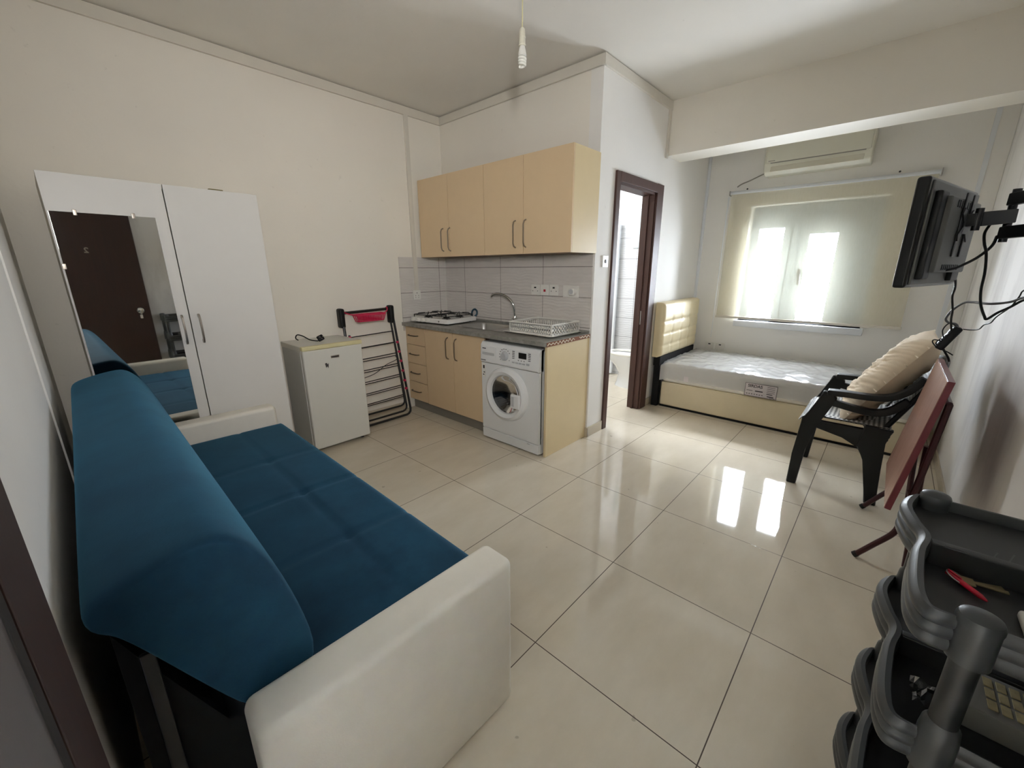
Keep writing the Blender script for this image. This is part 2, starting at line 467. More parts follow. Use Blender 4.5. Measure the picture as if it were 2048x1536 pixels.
# stairwell outside the entrance and the outside of the bathroom
b = MB(); b.box(-1.6, XL-.15, -.75, -.65, 0, H).box(-1.6, XL-.15, .95, 1.05, 0, H).box(-1.7, -1.6, -.75, 1.05, 0, H)
struct('wall_stairwell', b, 'wall', smooth=False)
struct('wall_bath_end', MB().box(4.95, 5.05, YD+T, YA, 0, H), 'bath_x', smooth=False)
struct('wall_bath_back', MB().box(XK+T, 4.95, YA-.02, YA-.001, 0, H), 'bath_y', smooth=False)
struct('wall_splashback', MB().box(XK-.008, XK, 1.73, YA, .80, 1.49), 'splash_k', smooth=False)
struct('wall_splashback_side', MB().box(2.25, XK-.008, YA-.008, YA, .80, 1.497), 'splash_a', smooth=False)
# flat cable trunking under the ceiling, tiles along the floor
struct('trim_1', MB().box(XL, XK, YA-.020, YA, 2.706, 2.771, .002), 'trim')
struct('trim_2', MB().box(XK-.020, XK, YD-.020, YA-.020, 2.706, 2.771, .002), 'trim')
struct('trim_3', MB().box(XK, 3.945, YD-.020, YD, 2.706, 2.771, .002), 'trim')
struct('trim_4', MB().box(3.905, 3.943, YD-.016, YD, 2.33, 2.708, .002), 'trim')
struct('trim_5', MB().box(XL, XL+.006, 2.26, 2.86, 0, H, .001), 'wall_white')
struct('trim_6', MB().box(XW-.056, XW-.048, -.36, -.33, .1, 2.75, .002), 'pvc')
struct('trim_7', MB().box(XW-.02, XW-.001, YD-.03, YD-.001, .1, 2.75, .004), 'pvc')
struct('baseboard_right', MB().box(.8, XW-.05, YT, YT+.01, 0, .075, .002), 'base_tile')
struct('baseboard_bathroom', MB().box(XK-.01, 3.045, YD-.012, YD, 0, .085, .002).box(XK-.012, XK, YD-.012, YD+.02, 0, .085, .002).box(3.92, XW, YD-.01, YD, 0, .075, .002), 'base_tile')
struct('baseboard_back', MB().box(XL, 2.2, YA-.01, YA, 0, .075, .002), 'base_tile')

# ------------------------------------------------------------------ bathroom door frame and entrance door
def door_frame():
    b = MB()
    cy0, cy1 = YD-.018, YD+T+.018
    b.box(3.05, 3.112, cy0, cy1, 0, 2.10, .004); b.box(3.785, 3.872+.04, cy0, YD+.002, 0, 2.105, .004)
    b.box(3.112, 3.79, cy0, YD+.002, 2.03, 2.102, .004); b.box(3.112, 3.80, YD, cy1, 2.012, 2.04, .002)
    b.box(3.77, 3.80, YD, cy1, 0, 2.03, .002); b.box(3.755, 3.77, YD+.05, YD+.075, 0, 2.012, .002)
    b.box(3.785, 3.87, YD+T, cy1, 0, 2.10, .003)
    fr = struct('door_2', b, 'brown_frame')
    o = obj('strike_plate', MB().box(3.766, 3.7705, 1.755, 1.778, .86, .99, .001).box(3.7655, 3.7668, 1.760, 1.773, .885, .915).box(3.7655, 3.7668, 1.760, 1.773, .935, .965), 'steel', fr)
door_frame()
def entrance():
    b = MB()
    b.box(XL, XL+.018, .53, .70, 0, 2.06, .004)
    b.box(XL-.15, XL+.016, -.43, -.40, 0, 2.0, .003); b.box(XL-.15, XL+.018, -.43, .70, 1.985, 2.06, .004)
    fr = struct('door_1', b, 'brown_door')
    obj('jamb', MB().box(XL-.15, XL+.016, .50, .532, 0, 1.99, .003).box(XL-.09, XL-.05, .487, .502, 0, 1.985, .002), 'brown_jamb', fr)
    t = thing('entrance_door', 'dark brown entrance door standing open against the wall, numbered 2, seen in the wardrobe mirror', 'door', (XL+.02, -.41, 0))
    y = -.385
    obj('door_leaf', MB().box(XL+.02, .705, -.425, y, .012, 1.965, .003), 'brown_door', t)
    m = basis((.311, y+.001, 1.586), (-1, 0, 0), (0, 0, 1))
    obj('number', text_mesh('2', .075, m, .001), 'nickel', t)
    lk = obj('lock_plate', MB().lathe([(.0, .012), (.020, .012), (.032, .006), (.034, 0)], (.618, y, .945), 'y', 24), 'chrome', t)
    obj('key', MB().box(.611, .625, y+.01, y+.03, .905, .945, .002).box(.616, .620, y+.005, y+.03, .94, .95), 'steel', lk)
    obj('key_fob', MB().box(.604, .626, y+.015, y+.022, .860, .900, .003), 'white_plastic', lk)
entrance()

# ------------------------------------------------------------------ window, blind, sill, air conditioner
def window():
    b = MB(); xa, xb = XW+.14, XW+.20
    k = (XW+.17)/5.0
    g = dict(L=(.885*k, 1.115*k, .84, 1.377+(1.766-1.377)*k), R=(.463*k, .70*k, .84, 1.377+(1.695-1.377)*k))
    y0, y1 = wy0, wy1
    ly0, ly1, lz0, lz1 = g['L']; ry0, ry1, rz0, rz1 = g['R']
    b.box(xa, xb, ly1, y1, wz0, wz1); b.box(xa, xb, ry1, ly0, wz0, wz1); b.box(xa, xb, y0, ry0, wz0, wz1)
    b.box(xa, xb, ly0, ly1, lz1, wz1); b.box(xa, xb, ry0, ry1, rz1, wz1)
    b.box(xa-.012, xa, ry1-.02, ry1+.055, wz0, wz1, .004); b.box(xa-.012, xa, ly0-.055, ly0+.012, wz0, wz1, .004)
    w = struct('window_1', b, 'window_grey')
    obj('window_glass', MB().box(xa+.028, xa+.032, ly0, ly1, wz0, lz1).box(xa+.028, xa+.032, ry0, ry1, wz0, rz1), 'glass', w)
    obj('window_handle', MB().box(xa-.03, xa-.01, ry1+.005, ry1+.03, 1.30, 1.37, .004).bar(smooth_path([(xa-.035, ry1+.02, 1.36), (xa-.05, ry1+.01, 1.32), (xa-.05, ry1+.005, 1.25), (xa-.045, ry1+.01, 1.22)]), .016, .02, (0, 1, 0)), 'dark_metal', w)
    struct('trim_8', MB().box(XW-.035, XW+.14, .145, 1.255, .765, wz0, .006), 'pvc')
window()
def blind():
    t = thing('roller_blind', 'cream roller blind drawn down over the bright window beside the bed', 'blind', (XW-.05, .67, .87))
    x = XW-.055
    obj('blind_fabric', MB().sheet(1, 24, lambda u, v: (x, 1.432-u*1.538, .872+v*1.255+0*u)), 'blind', t, smooth=False)
    obj('roller_tube', MB().cyl((x+.012, 1.445, 2.138), (x+.012, -.115, 2.124), .019, n=18), 'pvc', t)
    obj('bottom_bar', MB().box(x-.010, x+.010, -.112, 1.440, .850, .874, .004), 'trim', t)
    obj('bracket', MB().box(x-.02, XW, 1.445, 1.452, 2.115, 2.16, .002), 'steel', t)
    obj('bracket', MB().box(x-.02, XW, -.125, -.118, 2.10, 2.15, .002), 'steel', t)
    obj('pull_chain', MB().tube([(x, 1.458, 2.11), (x+.003, 1.462, 1.5), (x+.004, 1.46, .62)], .0035, 6).tube([(x+.02, 1.458, 2.11), (x+.02, 1.462, 1.5), (x+.004, 1.46, .62)], .0035, 6), 'pvc', t)
blind()
def aircon():
    t = thing('air_conditioner', 'cream wall air conditioner half hidden by the beam, above the blind', 'air conditioner', (XW, .73, 2.24))
    y0, y1 = .335, 1.135
    prof = [(XW, 2.245), (XW-.13, 2.245), (XW-.185, 2.275), (XW-.205, 2.33), (XW-.205, 2.50), (XW-.18, 2.525), (XW, 2.525)]
    obj('housing', MB().prism(prof, 1, y0, y1, .012, 3), 'ac', t)
    obj('front_panel', MB().box(XW-.212, XW-.195, y0+.012, y1-.012, 2.345, 2.515, .008, 3), 'ac', t)
    fl = MB().box(-.004, .004, y0+.05, y1-.06, -.042, .042, .003); fl.xf(Matrix.Translation((XW-.20, 0, 2.302)) @ Matrix.Rotation(R(24), 4, 'Y'))
    obj('air_flap', fl, 'cream_plastic', t)
    sl = MB().box(-.002, .002, y0+.045, y1-.055, -.004, .004); sl.xf(Matrix.Translation((XW-.208, 0, 2.343)))
    obj('air_slot', sl, 'ac_grey', t)
    obj('maker_mark', MB().box(XW-.2135, XW-.2118, 1.045, 1.10, 2.358, 2.364), 'ac_grey', t)
    tag(obj('air_conditioner_cable', MB().tube(smooth_path([(XW-.01, 1.40, 2.20), (XW-.006, 1.36, 2.225), (XW-.006, 1.28, 2.25), (XW-.008, 1.19, 2.285), (XW-.03, 1.14, 2.295)]), .006, 8), 'ac_grey'),
        'thin grey cable running from the air conditioner across the wall', 'cable')
    for y, z, l in ((1.303, 2.172, 'small plug hole in the wall above the left end of the blind'), (.139, 2.168, 'small plug hole in the wall above the right end of the blind')):
        tag(obj('wall_plug', MB().lathe([(.008, 0), (.008, .004), (.003, .004)], (XW-.0005, y, z), '-x', 10), 'dark_metal'), l, 'wall plug')
aircon()

# ------------------------------------------------------------------ sofa bed
def pad(mb, x0, x1, y0, y1, z0, z1, r, gx=(), gy=(), depth=.012, w=.018, nx=40, ny=90, tufts=True, puff=.012, mp=None):
    """cushion with rounded rim, seams at gx / gy, bottom open edge closed flat"""
    def top(u, v):
        x = x0+(x1-x0)*u; y = y0+(y1-y0)*v
        ex = min(x-x0, x1-x); ey = min(y-y0, y1-y)
        def rim(e): return 0 if e >= r else r-math.sqrt(max(0, r*r-(r-e)**2))
        z = z1-min(z1-z0, max(rim(ex), rim(ey)))
        z += puff*math.sin(PI*u)**.5*math.sin(PI*v)**.5-puff if 0 < u < 1 and 0 < v < 1 else -puff
        for g in gx: z -= depth*math.exp(-((x-g)/w)**2)
        for g in gy: z -= depth*math.exp(-((y-g)/w)**2)
        if tufts:
            for a in gx:
                for c in gy: z -= depth*1.3*math.exp(-((x-a)**2+(y-c)**2)/(w*2.6)**2)
        return x, y, z
    def f(u, v):
        p = top(u, v); return mp(p) if mp else p
    su = [0]+[.5-.5*math.cos(PI*i/nx) for i in range(1, nx)]+[1]
    V = [[mb.v(f(.35*su[i]+.65*i/nx, j/ny)) for j in range(ny+1)] for i in range(nx+1)]
    for i in range(nx):
        for j in range(ny): mb.face([V[i][j], V[i+1][j], V[i+1][j+1], V[i][j+1]])
    edge = [V[i][0] for i in range(nx+1)]+[V[nx][j] for j in range(1, ny+1)]+[V[i][ny] for i in range(nx-1, -1, -1)]+[V[0][j] for j in range(ny-1, 0, -1)]
    def bot(v):
        return v
    low = []
    for k, vv in enumerate(edge):
        n_ = len(edge)
        if k <= nx: p = (x0+(x1-x0)*(.35*su[k]+.65*k/nx), y0)
        elif k <= nx+ny: p = (x1, y0+(y1-y0)*(k-nx)/ny)
        elif k <= 2*nx+ny: i = 2*nx+ny-k; p = (x0+(x1-x0)*(.35*su[i]+.65*i/nx), y1)
        else: p = (x0, y0+(y1-y0)*(2*nx+2*ny-k)/ny)
        q = (p[0], p[1], z0); low.append(mb.v(mp(q) if mp else q))
    n_ = len(edge)
    for k in range(n_): mb.face([edge[k], low[k], low[(k+1) % n_], edge[(k+1) % n_]])
    mb.face(low)
    return mb
def sofa():
    t = thing('sofa_bed', 'teal blue velvet sofa bed with cream leatherette armrests along the left wall', 'sofa', (0, .72, 0), -.020)
    L = dict(local=True)
    def arm(y0, y1):
        return MB().box(.085, .765, y0, y1, .0, .545, .022, 4)
    obj('armrest', arm(-.008, .112), 'cream_leather', t, **L)
    obj('armrest', arm(2.075, 2.19), 'cream_leather', t, **L)
    obj('seat', pad(MB(), .17, .79, .122, 2.066, .30, .452, .045, (.53,), (.60, 1.03, 1.47), .006, .010), 'velvet', t, angle=60, **L)
    prof = [(-.083, .825), (-.081, .862), (-.05, .885), (.085, .912), (.125, .905), (.165, .858), (.20, .78), (.238, .62), (.255, .47), (.12, .455), (.078, .522), (-.02, .735), (-.058, .812)]
    # rounded at both ends: the profile shrinks a little towards each end
    cx, cz = .07, .72
    rings = []
    for y, s in ((.118, .90), (.122, .955), (.135, .985), (.16, 1), (.7, 1.0), (1.3, .995), (1.8, 1.0), (2.05, 1), (2.065, .98), (2.072, .94), (2.074, .9)):
        rings.append([(cx+(px-cx)*s, y, cz+(pz-cz)*s) for px, pz in prof])
    mb = MB().ring_sweep(rings)
    bk = obj('backrest', mb, 'velvet', t, angle=70, **L)
    sm = bk.modifiers.new('soft', 'SUBSURF'); sm.levels = 2; sm.render_levels = 2
    b = MB().box(.03, .76, .16, 2.04, .06, .298, .01); b.prism([(.065, .46), (.105, .44), (.105, .3), (.105, .02), (-.062, .02), (-.058, .78), (-.03, .70)], 1, .16, 2.02)  # box is the base; black prism is added as shade under the backrest
    obj('base_and_void_shade', b, 'black_cloth', t, **L)
    obj('back_support', MB().bar([(-.022, .150, .72), (-.028, .150, .0)], .022, .010, (0, 1, 0), .003), 'dark_metal', t, **L)
    for x in (.06, .72):
        for y in (.2, 1.98): obj('leg', MB().cyl((x, y, 0), (x, y, .065), .02, .024, 16), 'black_plastic', t, **L)
sofa()

# ------------------------------------------------------------------ wardrobe
def wardrobe():
    yf = 2.95; x0, xm, x1 = .048, .494, .942; zt = 1.818
    t = thing('wardrobe', 'white two-door wardrobe with a tall mirror on its left door', 'wardrobe', (.5, 3.2, 0))
    b = MB().box(x0, x0+.018, yf+.02, 3.46, 0, zt-.004).box(x1-.018, x1, yf+.02, 3.46, 0, zt-.004).box(x0+.018, x1-.018, yf+.02, 3.46, zt-.022, zt-.004).box(x0+.018, x1-.018, 3.452, 3.46, 0, zt-.022).box(x0+.018, x1-.018, yf+.02, 3.452, .06, .078)
    obj('carcass', b, 'white_edge', t)
    dl = obj('door', MB().box(x0, xm-.0025, yf, yf+.018, .05, zt, .0015), 'white_board', t)
    dr = obj('door', MB().box(xm+.0025, x1, yf, yf+.018, .05, zt, .0015), 'white_board', t)
    obj('mirror', MB().box(.055, .438, yf-.005, yf-.0005, .30, 1.648, .001), 'mirror', dl)
    for x, z, dz in ((.142, 1.648, 1), (.352, 1.650, 1), (.057, 1.40, 0)):
        obj('mirror_clip', MB().box(x-.007, x+.007, yf-.008, yf, z-.014, z+.012, .002), 'nickel', dl)
    for d, x in ((dl, .456), (dr, .535)):
        pts = smooth_path([(x, yf, 1.128), (x, yf-.022, 1.122), (x+.0, yf-.030, 1.055), (x, yf-.022, .988), (x, yf, .982)], 5)
        obj('handle', MB().bar(pts, .020, .008, (0, -.3, 1) if False else (1, 0, 0), .001), 'nickel', d)
    tag(obj('card_box', MB().box(.72, .79, 3.02, 3.06, zt, zt+.016, .002), 'olive'), 'small olive card packet lying on top of the white wardrobe', 'packet')
wardrobe()

# ------------------------------------------------------------------ small fridge with its cord
def fridge():
    x0, x1, yf, yb, zt = 1.118, 1.575, 3.07, 3.475, .842
    t = thing('mini_fridge', 'small white under-counter fridge with yellowed top edge between wardrobe and drying rack', 'fridge', (1.345, 3.27, 0))
    obj('cabinet', MB().box(x0, x1, yf+.052, yb, .015, .80, .006), 'fridge_side', t)
    d = obj('door', MB().box(x0, x1, yf, yf+.045, .035, .812, .010, 3), 'fridge', t)
    obj('worktop', MB().box(x0-.002, x1+.002, yf+.03, yb, .80, zt, .006, 3), 'fridge', t)
    obj('front_edge', MB().box(x0-.003, x1+.003, yf-.004, yf+.034, .812, zt+.001, .006, 3), 'yellowed', t)
    obj('gasket', MB().box(x0+.008, x1-.008, yf+.043, yf+.054, .04, .80), 'appliance_grey', t)
    bd = obj('badge', MB().box(1.318, 1.382, yf-.0035, yf, .733, .752, .001), 'nickel', d)
    obj('badge_mark', MB().box(1.323, 1.377, yf-.0042, yf-.0034, .739, .746), 'ink', bd)
    s = MB().prism([(1.268, .70), (1.274, .665), (1.283, .68), (1.29, .66), (1.296, .70), (1.288, .69), (1.281, .703)], 1, yf-.0012, yf-.0002)
    obj('sticker', s, 'ink', d)
    for x in (x0+.04, x1-.04):
        for y in (yf+.08, yb-.05): obj('foot', MB().cyl((x, y, 0), (x, y, .016), .015, n=12), 'black_plastic', t)
    c = thing('mains_lead', 'black mains lead with a plug lying on top of the small fridge', 'cord', (1.27, 3.25, zt))
    obj('cable', MB().tube(smooth_path([(1.22, 3.40, zt+.006), (1.19, 3.36, zt+.03), (1.20, 3.345, zt+.055), (1.23, 3.32, zt+.045), (1.262, 3.29, zt+.018), (1.285, 3.255, zt+.010), (1.30, 3.22, zt+.010)]), .0045, 8), 'black_plastic', c)
    pl = MB().box(-.024, .024, -.022, .022, -.012, .012, .008, 3); pl.xf(Matrix.Translation((1.315, 3.205, zt+.032)) @ Matrix.Rotation(R(70), 4, 'X') @ Matrix.Rotation(R(20), 4, 'Z'))
    p = obj('plug', pl, 'black_plastic', c)
    obj('pin', MB().box(1.311, 1.319, 3.175, 3.195, zt+.03, zt+.034).box(1.298, 1.304, 3.175, 3.195, zt+.042, zt+.046).box(1.326, 1.332, 3.175, 3.195, zt+.042, zt+.046), 'steel', p)
fridge()

# ------------------------------------------------------------------ folded clothes airer with its peg basket
def airer():
    t = thing('drying_rack', 'folded black metal drying rack with pink joints leaning on the back wall beside the fridge', 'drying rack', (1.85, 3.38, 0))
    def Y(z, d=0): return 3.34+.115*z/1.05+d
    def U(xl, xr0, xr1, zb, zt, d, rad=.05, l2=None):
        # side rails joined by a rounded lower bar
        l2 = xl if l2 is None else l2
        pts = [(xl, Y(zt, d), zt), (l2, Y(zb+rad, d), zb+rad)]
        for a in (30, 60, 90): pts.append((l2+rad-rad*math.cos(R(a)), Y(zb, d), zb+rad-rad*math.sin(R(a))))
        for a in (0, 30, 60): pts.append((xr1-rad+rad*math.sin(R(a)), Y(zb, d), zb+rad-rad*math.cos(R(a))))
        pts += [(xr1, Y(zb+rad, d), zb+rad), (xr0, Y(zt, d), zt)]
        return pts
    obj('outer_frame', MB().tube(U(1.605, 2.085, 2.142, .012, 1.03, -.03), .011, 8), 'black_tube', t)
    obj('middle_frame', MB().tube(U(1.620, 2.068, 2.118, .045, 1.0, -.006), .009, 8), 'black_tube', t)
    obj('inner_frame', MB().tube(U(1.632, 2.052, 2.078, .12, .84, -.05), .009, 8), 'black_tube', t)
    obj('top_bar', MB().cyl((1.60, Y(1.02), 1.022), (2.085, Y(1.02), 1.032), .012, n=12), 'black_tube', t)
    for x in (1.602, 2.078):
        obj('hinge_cap', MB().box(x-.024, x+.024, Y(1.0)-.05, Y(1.0)+.02, .90, 1.065, .016, 3), 'black_plastic', t)
    zs = (.825, .72, .62, .52, .415, .31, .215)
    for i, z in enumerate(zs):
        xr = 2.052+.026*(1-z/.84)
        obj('rail', MB().cyl((1.632, Y(z, -.05), z-.006), (xr, Y(z, -.05), z+.006), .0045 if i != 1 else .006, n=8), 'black_tube', t)
        if i > 1:
            z2 = z-.03; xr2 = 2.068+.05*(1-z2)
            obj('rail', MB().cyl((1.62, Y(z2, -.006), z2-.006), (xr2, Y(z2, -.006), z2+.004), .0038, n=8), 'black_tube', t)
    for z in (.72, .63, .54, .445, .35, .27):
        xr = 2.085+.057*(1-z)
        obj('pink_joint', MB().ball((xr-.006, Y(z, -.035), z), .013, 8, (1, 1.3, 1)), 'pink', t)
    obj('pink_joint', MB().ball((1.634, Y(.825, -.05), .822), .013, 8), 'pink', t)
    obj('stay_wire', MB().tube(smooth_path([(1.62, Y(.42, -.04), .44), (1.80, Y(.5, -.055), .47), (1.93, Y(.53, -.06), .535), (2.05, Y(.55, -.05), .565), (2.045, Y(.6, -.05), .60)]), .003, 6), 'black_tube', t)
    p = thing('peg_basket', 'crimson plastic peg basket hanging from the top bar of the drying rack', 'basket', (1.83, 3.39, .94))
    y0, y1 = 3.345, 3.425
    b = MB()
    for k in range(19):
        x = 1.705+k*(1.972-1.705)/18; b.bar([(x, y0, 1.0), (x*.88+1.84*.12, y0+.012, .945)], .006, .006, (0, 1, 0))
        b.bar([(x, y1, 1.0), (x*.88+1.84*.12, y1-.012, .945)], .006, .006, (0, 1, 0))
    b.rr([(1.718, 1.962, y0+.010, y1-.010, .02, .944), (1.718, 1.962, y0+.010, y1-.010, .02, .950)], caps=(True, True))
    obj('basket_body', b, 'pink', p)
    obj('basket_rim', MB().rr([(1.695, 1.982, y0-.006, y1+.006, .02, .998), (1.695, 1.982, y0-.006, y1+.006, .02, 1.010), (1.704, 1.973, y0+.002, y1-.002, .02, 1.010), (1.704, 1.973, y0+.002, y1-.002, .02, .998), (1.695, 1.982, y0-.006, y1+.006, .02, .998)]), 'pink', p)
    for s, x, xe in ((-1, 1.70, 1.635), (1, 1.98, 2.045)):
        obj('hook', MB().tube(smooth_path([(x, 3.39, 1.004), ((x+xe)/2, 3.40, 1.012), (xe, 3.43, 1.030), (xe+s*.004, 3.448, 1.048), (xe+s*.004, 3.462, 1.036)]), .005, 8), 'pink', p)
airer()

# ------------------------------------------------------------------ kitchen
def bow_handle(parent, a, b, axis_out, mat='nickel', w=.010):
    a = Vector(a); b = Vector(b); o = Vector(axis_out); d = (b-a)
    side = d.normalized().cross(o)
    pts = [a, a+o*.7+d*.05, a+o+d*.16, a+o+d*.84, a+o*.7+d*.95, b]
    return obj('handle', MB().bar(pts, w, .007, side, .0015), mat, parent)
def kitchen():
    G = 'kitchen base units'
    xf, xb = 2.27, 2.79
    t = thing('drawer_cabinet', 'cream base cabinet of four drawers under the gas hob', 'cabinet', (2.5, 3.34, 0), group=G)
    obj('carcass', MB().box(xf+.018, xb, 3.195, 3.495, .10, .853), 'gap_shade', t)
    for i, (za, zb) in enumerate(((.675, .853), (.487, .670), (.299, .482), (.108, .294))):
        d = obj('drawer', MB().box(xf, xf+.018, 3.192, 3.497, za, zb, .0015), 'beech', t)
        zc = (za+zb)/2+.002
        bow_handle(d, (xf, 3.445, zc), (xf, 3.295, zc), (-.026, 0, 0), 'dark_nickel', .013)
    t = thing('sink_cabinet', 'cream two-door base cabinet under the kitchen sink', 'cabinet', (2.5, 2.78, 0), group=G)
    obj('carcass', MB().box(xf+.018, xb, 2.385, 3.185, .10, .70).box(xf+.018, xb, 2.385, 2.402, .70, .853).box(xf+.018, xb, 3.168, 3.185, .70, .853).box(xf+.018, xf+.036, 2.402, 3.168, .70, .853), 'gap_shade', t)
    d = obj('door', MB().box(xf, xf+.018, 2.781, 3.187, .105, .853, .0015), 'beech', t); bow_handle(d, (xf, 2.845, .80), (xf, 2.845, .605), (-.030, 0, 0))
    d = obj('door', MB().box(xf, xf+.018, 2.383, 2.777, .105, .853, .0015), 'beech', t); bow_handle(d, (xf, 2.728, .80), (xf, 2.728, .605), (-.030, 0, 0))
    tag(obj('plinth', MB().box(2.315, 2.33, 2.40, 3.495, 0, .098, .001), 'plinth'), 'grey plinth board under the cream base cabinets', 'plinth')
    p = tag(obj('end_panel', MB().box(2.262, XK-.002, 1.728, 1.748, 0, .850, .001), 'beech_side'), 'tall cream end panel standing right of the washing machine', 'panel')
    # worktop with a cut-out for the sink
    t = thing('worktop', 'grey speckled laminate kitchen worktop along the tiled wall', 'worktop', (2.5, 2.6, .855))
    x0, x1, y0, y1 = 2.230, XK-.010, 1.722, 3.495; sx0, sx1, sy0, sy1 = 2.405, 2.73, 2.43, 2.86; z0, z1 = .855, .886
    b = MB().box(x0, sx0, y0, y1, z0, z1).box(sx1, x1, y0, y1, z0, z1).box(sx0, sx1, y0, sy0, z0, z1).box(sx0, sx1, sy1, y1, z0, z1)
    obj('top_board', b, 'worktop', t, smooth=False)
    re_ = obj('raw_end', MB().box(x0+.015, x1, y0-.003, y0, z0-.002, z1-.003), 'raw_brown', t)
    zz = [(x0+.02+(x1-x0-.03)*k/26, y0-.004, (z0+z1)/2+(.008 if k % 2 else -.008)+random.uniform(-.004, .004)) for k in range(27)]
    obj('glue_bead', MB().tube(smooth_path(zz[:17], 3), .0032, 6).tube(smooth_path(zz[19:], 3), .0036, 6), 'glue_white', re_)
    obj('upstand', MB().box(x1-.014, x1, y0, y1, z1, z1+.022, .003), 'worktop', t)
    # steel sink
    t = thing('kitchen_sink', 'stainless steel inset sink bowl in the grey worktop', 'sink', (2.57, 2.6, .70))
    obj('bowl', MB().rr([(sx0-.012, sx1+.012, sy0-.012, sy1+.012, .05, z1+.003), (sx0+.004, sx1-.004, sy0+.004, sy1-.004, .05, z1+.002), (sx0+.012, sx1-.012, sy0+.012, sy1-.012, .05, z1-.02), (sx0+.02, sx1-.02, sy0+.02, sy1-.02, .06, .74), (sx0+.06, sx1-.06, sy0+.06, sy1-.06, .06, .725)], caps=(False, True)), 'steel', t)
    obj('drainer', MB().box(2.39, 2.77, 1.86, 2.416, z1, z1+.004, .001), 'steel', t)
    obj('waste', MB().lathe([(.0, .004), (.03, .004), (.036, 0)], (2.57, 2.65, .7255), 'z', 20), 'chrome', t)
    # tap
    t = thing('mixer_tap', 'chrome swan-neck mixer tap behind the steel sink', 'tap', (2.755, 2.47, z1))
    tx, ty = 2.752, 2.475
    obj('base', MB().lathe([(.0, 0), (.024, 0), (.024, .008), (.020, .012), (.020, .075), (.017, .09), (0, .09)], (tx, ty, z1), 'z', 20), 'chrome', t)
    obj('spout', MB().tube(smooth_path([(tx, ty, z1+.08), (tx-.004, ty+.004, z1+.15), (tx-.015, ty+.03, z1+.22), (tx-.03, ty+.10, z1+.268), (tx-.05, ty+.17, z1+.282), (tx-.062, ty+.215, z1+.272), (tx-.066, ty+.23, z1+.255)]), .011, 12), 'chrome', t)
    obj('lever', MB().bar([(tx-.018, ty-.004, z1+.062), (tx-.075, ty-.02, z1+.075)], .012, .008, (0, 0, 1), .002), 'chrome', t)
    # gas hob
    t = thing('gas_hob', 'white four-burner table-top gas hob with black pan supports on the worktop', 'hob', (2.53, 3.22, z1), R(6))
    L = dict(local=True); w2, d2 = .255, .20
    obj('body', MB().rr([(-d2, d2, -w2, w2, .012, .012), (-d2, d2, -w2, w2, .012, .046), (-d2+.006, d2-.006, -w2+.006, w2-.006, .012, .052), (-d2+.03, d2-.03, -w2+.03, w2-.03, .02, .046)], caps=(True, True)), 'hob_white', t, **L)
    for x in (-.16, .16):
        for y in (-.2, .2): obj('foot', MB().cyl((x, y, 0), (x, y, .014), .012, n=12), 'black_plastic', t, **L)
    for k in range(4):
        kb = obj('knob', MB().lathe([(.0, .026), (.013, .026), (.016, .020), (.018, .004), (.018, 0)], (-d2, .195-.065*k, .030), '-x', 18), 'white_plastic', t, **L)
    obj('badge', MB().lathe([(.0, .002), (.007, .002), (.007, 0)], (-d2, -.14, .030), '-x', 14), 'nickel', t, **L)
    for x in (-.085, .095):
        for y in (-.125, .125):
            bn = obj('burner', MB().lathe([(.0, .016), (.026, .016), (.030, .012), (.030, .006), (.040, .004), (.042, 0)], (x, y, .046), 'z', 22), 'iron', t, **L)
    for y in (-.125, .125):
        b = MB(); zt_ = .082
        b.tube([(-.175, y-.10, .075), (.175, y-.10, .075), (.175, y+.10, .075), (-.175, y+.10, .075)], .004, 6, closed=True)
        for x in (-.085, .095):
            for a in range(4):
                dx, dy = math.cos(R(45+90*a)), math.sin(R(45+90*a))
                b.tube([(x+dx*.028, y+dy*.028, zt_+.008), (x+dx*.09, y+dy*.09, zt_+.006), (x+dx*.108, y+dy*.108, .068)], .004, 6)
        for x in (-.175, .0, .175):
            for yy in (y-.10, y+.10): b.tube([(x, yy, .052), (x, yy, .075)], .004, 6)
        obj('pan_support', b, 'iron', t, **L)
    obj('gas_hose', MB().tube(smooth_path([(.20, -.20, .03), (.235, -.222, .06), (.245, -.22, .095), (.25, -.19, .112), (.255, -.155, .095), (.255, -.14, .05), (.255, -.14, .012)]), .009, 10), 'hose_blue', t, **L)
    # white dish drainer
    t = thing('dish_drainer', 'white slotted plastic dish drainer basket on the worktop right of the tap', 'dish drainer', (2.62, 2.05, z1+.004))
    zt_ = z1+.005
    obj('drip_tray', MB().rr([(2.40, 2.785, 1.80, 2.285, .03, zt_), (2.385, 2.80, 1.785, 2.30, .035, zt_+.008), (2.395, 2.79, 1.795, 2.29, .03, zt_+.010), (2.41, 2.775, 1.81, 2.275, .03, zt_+.004)], caps=(True, True)), 'white_plastic', t)
    bx0, bx1, by0, by1 = 2.425, 2.785, 1.815, 2.235; zb = zt_+.012; ztop = zt_+.083
    b = MB()
    def slotwall(p0, p1, n, w, rows=(.0, .52, 1.0), th=.003):
        p0 = Vector(p0); p1 = Vector(p1); d = p1-p0; out = d.normalized().cross(Vector((0, 0, 1)))
        for k in range(n+1):
            q = p0+d*k/n; b.bar([q, q+Vector((0, 0, ztop-zb))], w, th, out)
        for h in rows:
            b.bar([p0+Vector((0, 0, (ztop-zb)*h)), p1+Vector((0, 0, (ztop-zb)*h))], th, .020 if h in (0, 1) else .014)
    slotwall((bx0, by0, zb), (bx0, by1, zb), 20, .011); slotwall((bx1, by0, zb), (bx1, by1, zb), 20, .008, (0, 1))
    slotwall((bx0, by0, zb), (bx1, by0, zb), 11, .012); slotwall((bx0, by1, zb), (bx1, by1, zb), 14, .008, (0, 1))
    obj('basket_wall', b, 'white_plastic', t, smooth=False)
    b = MB()
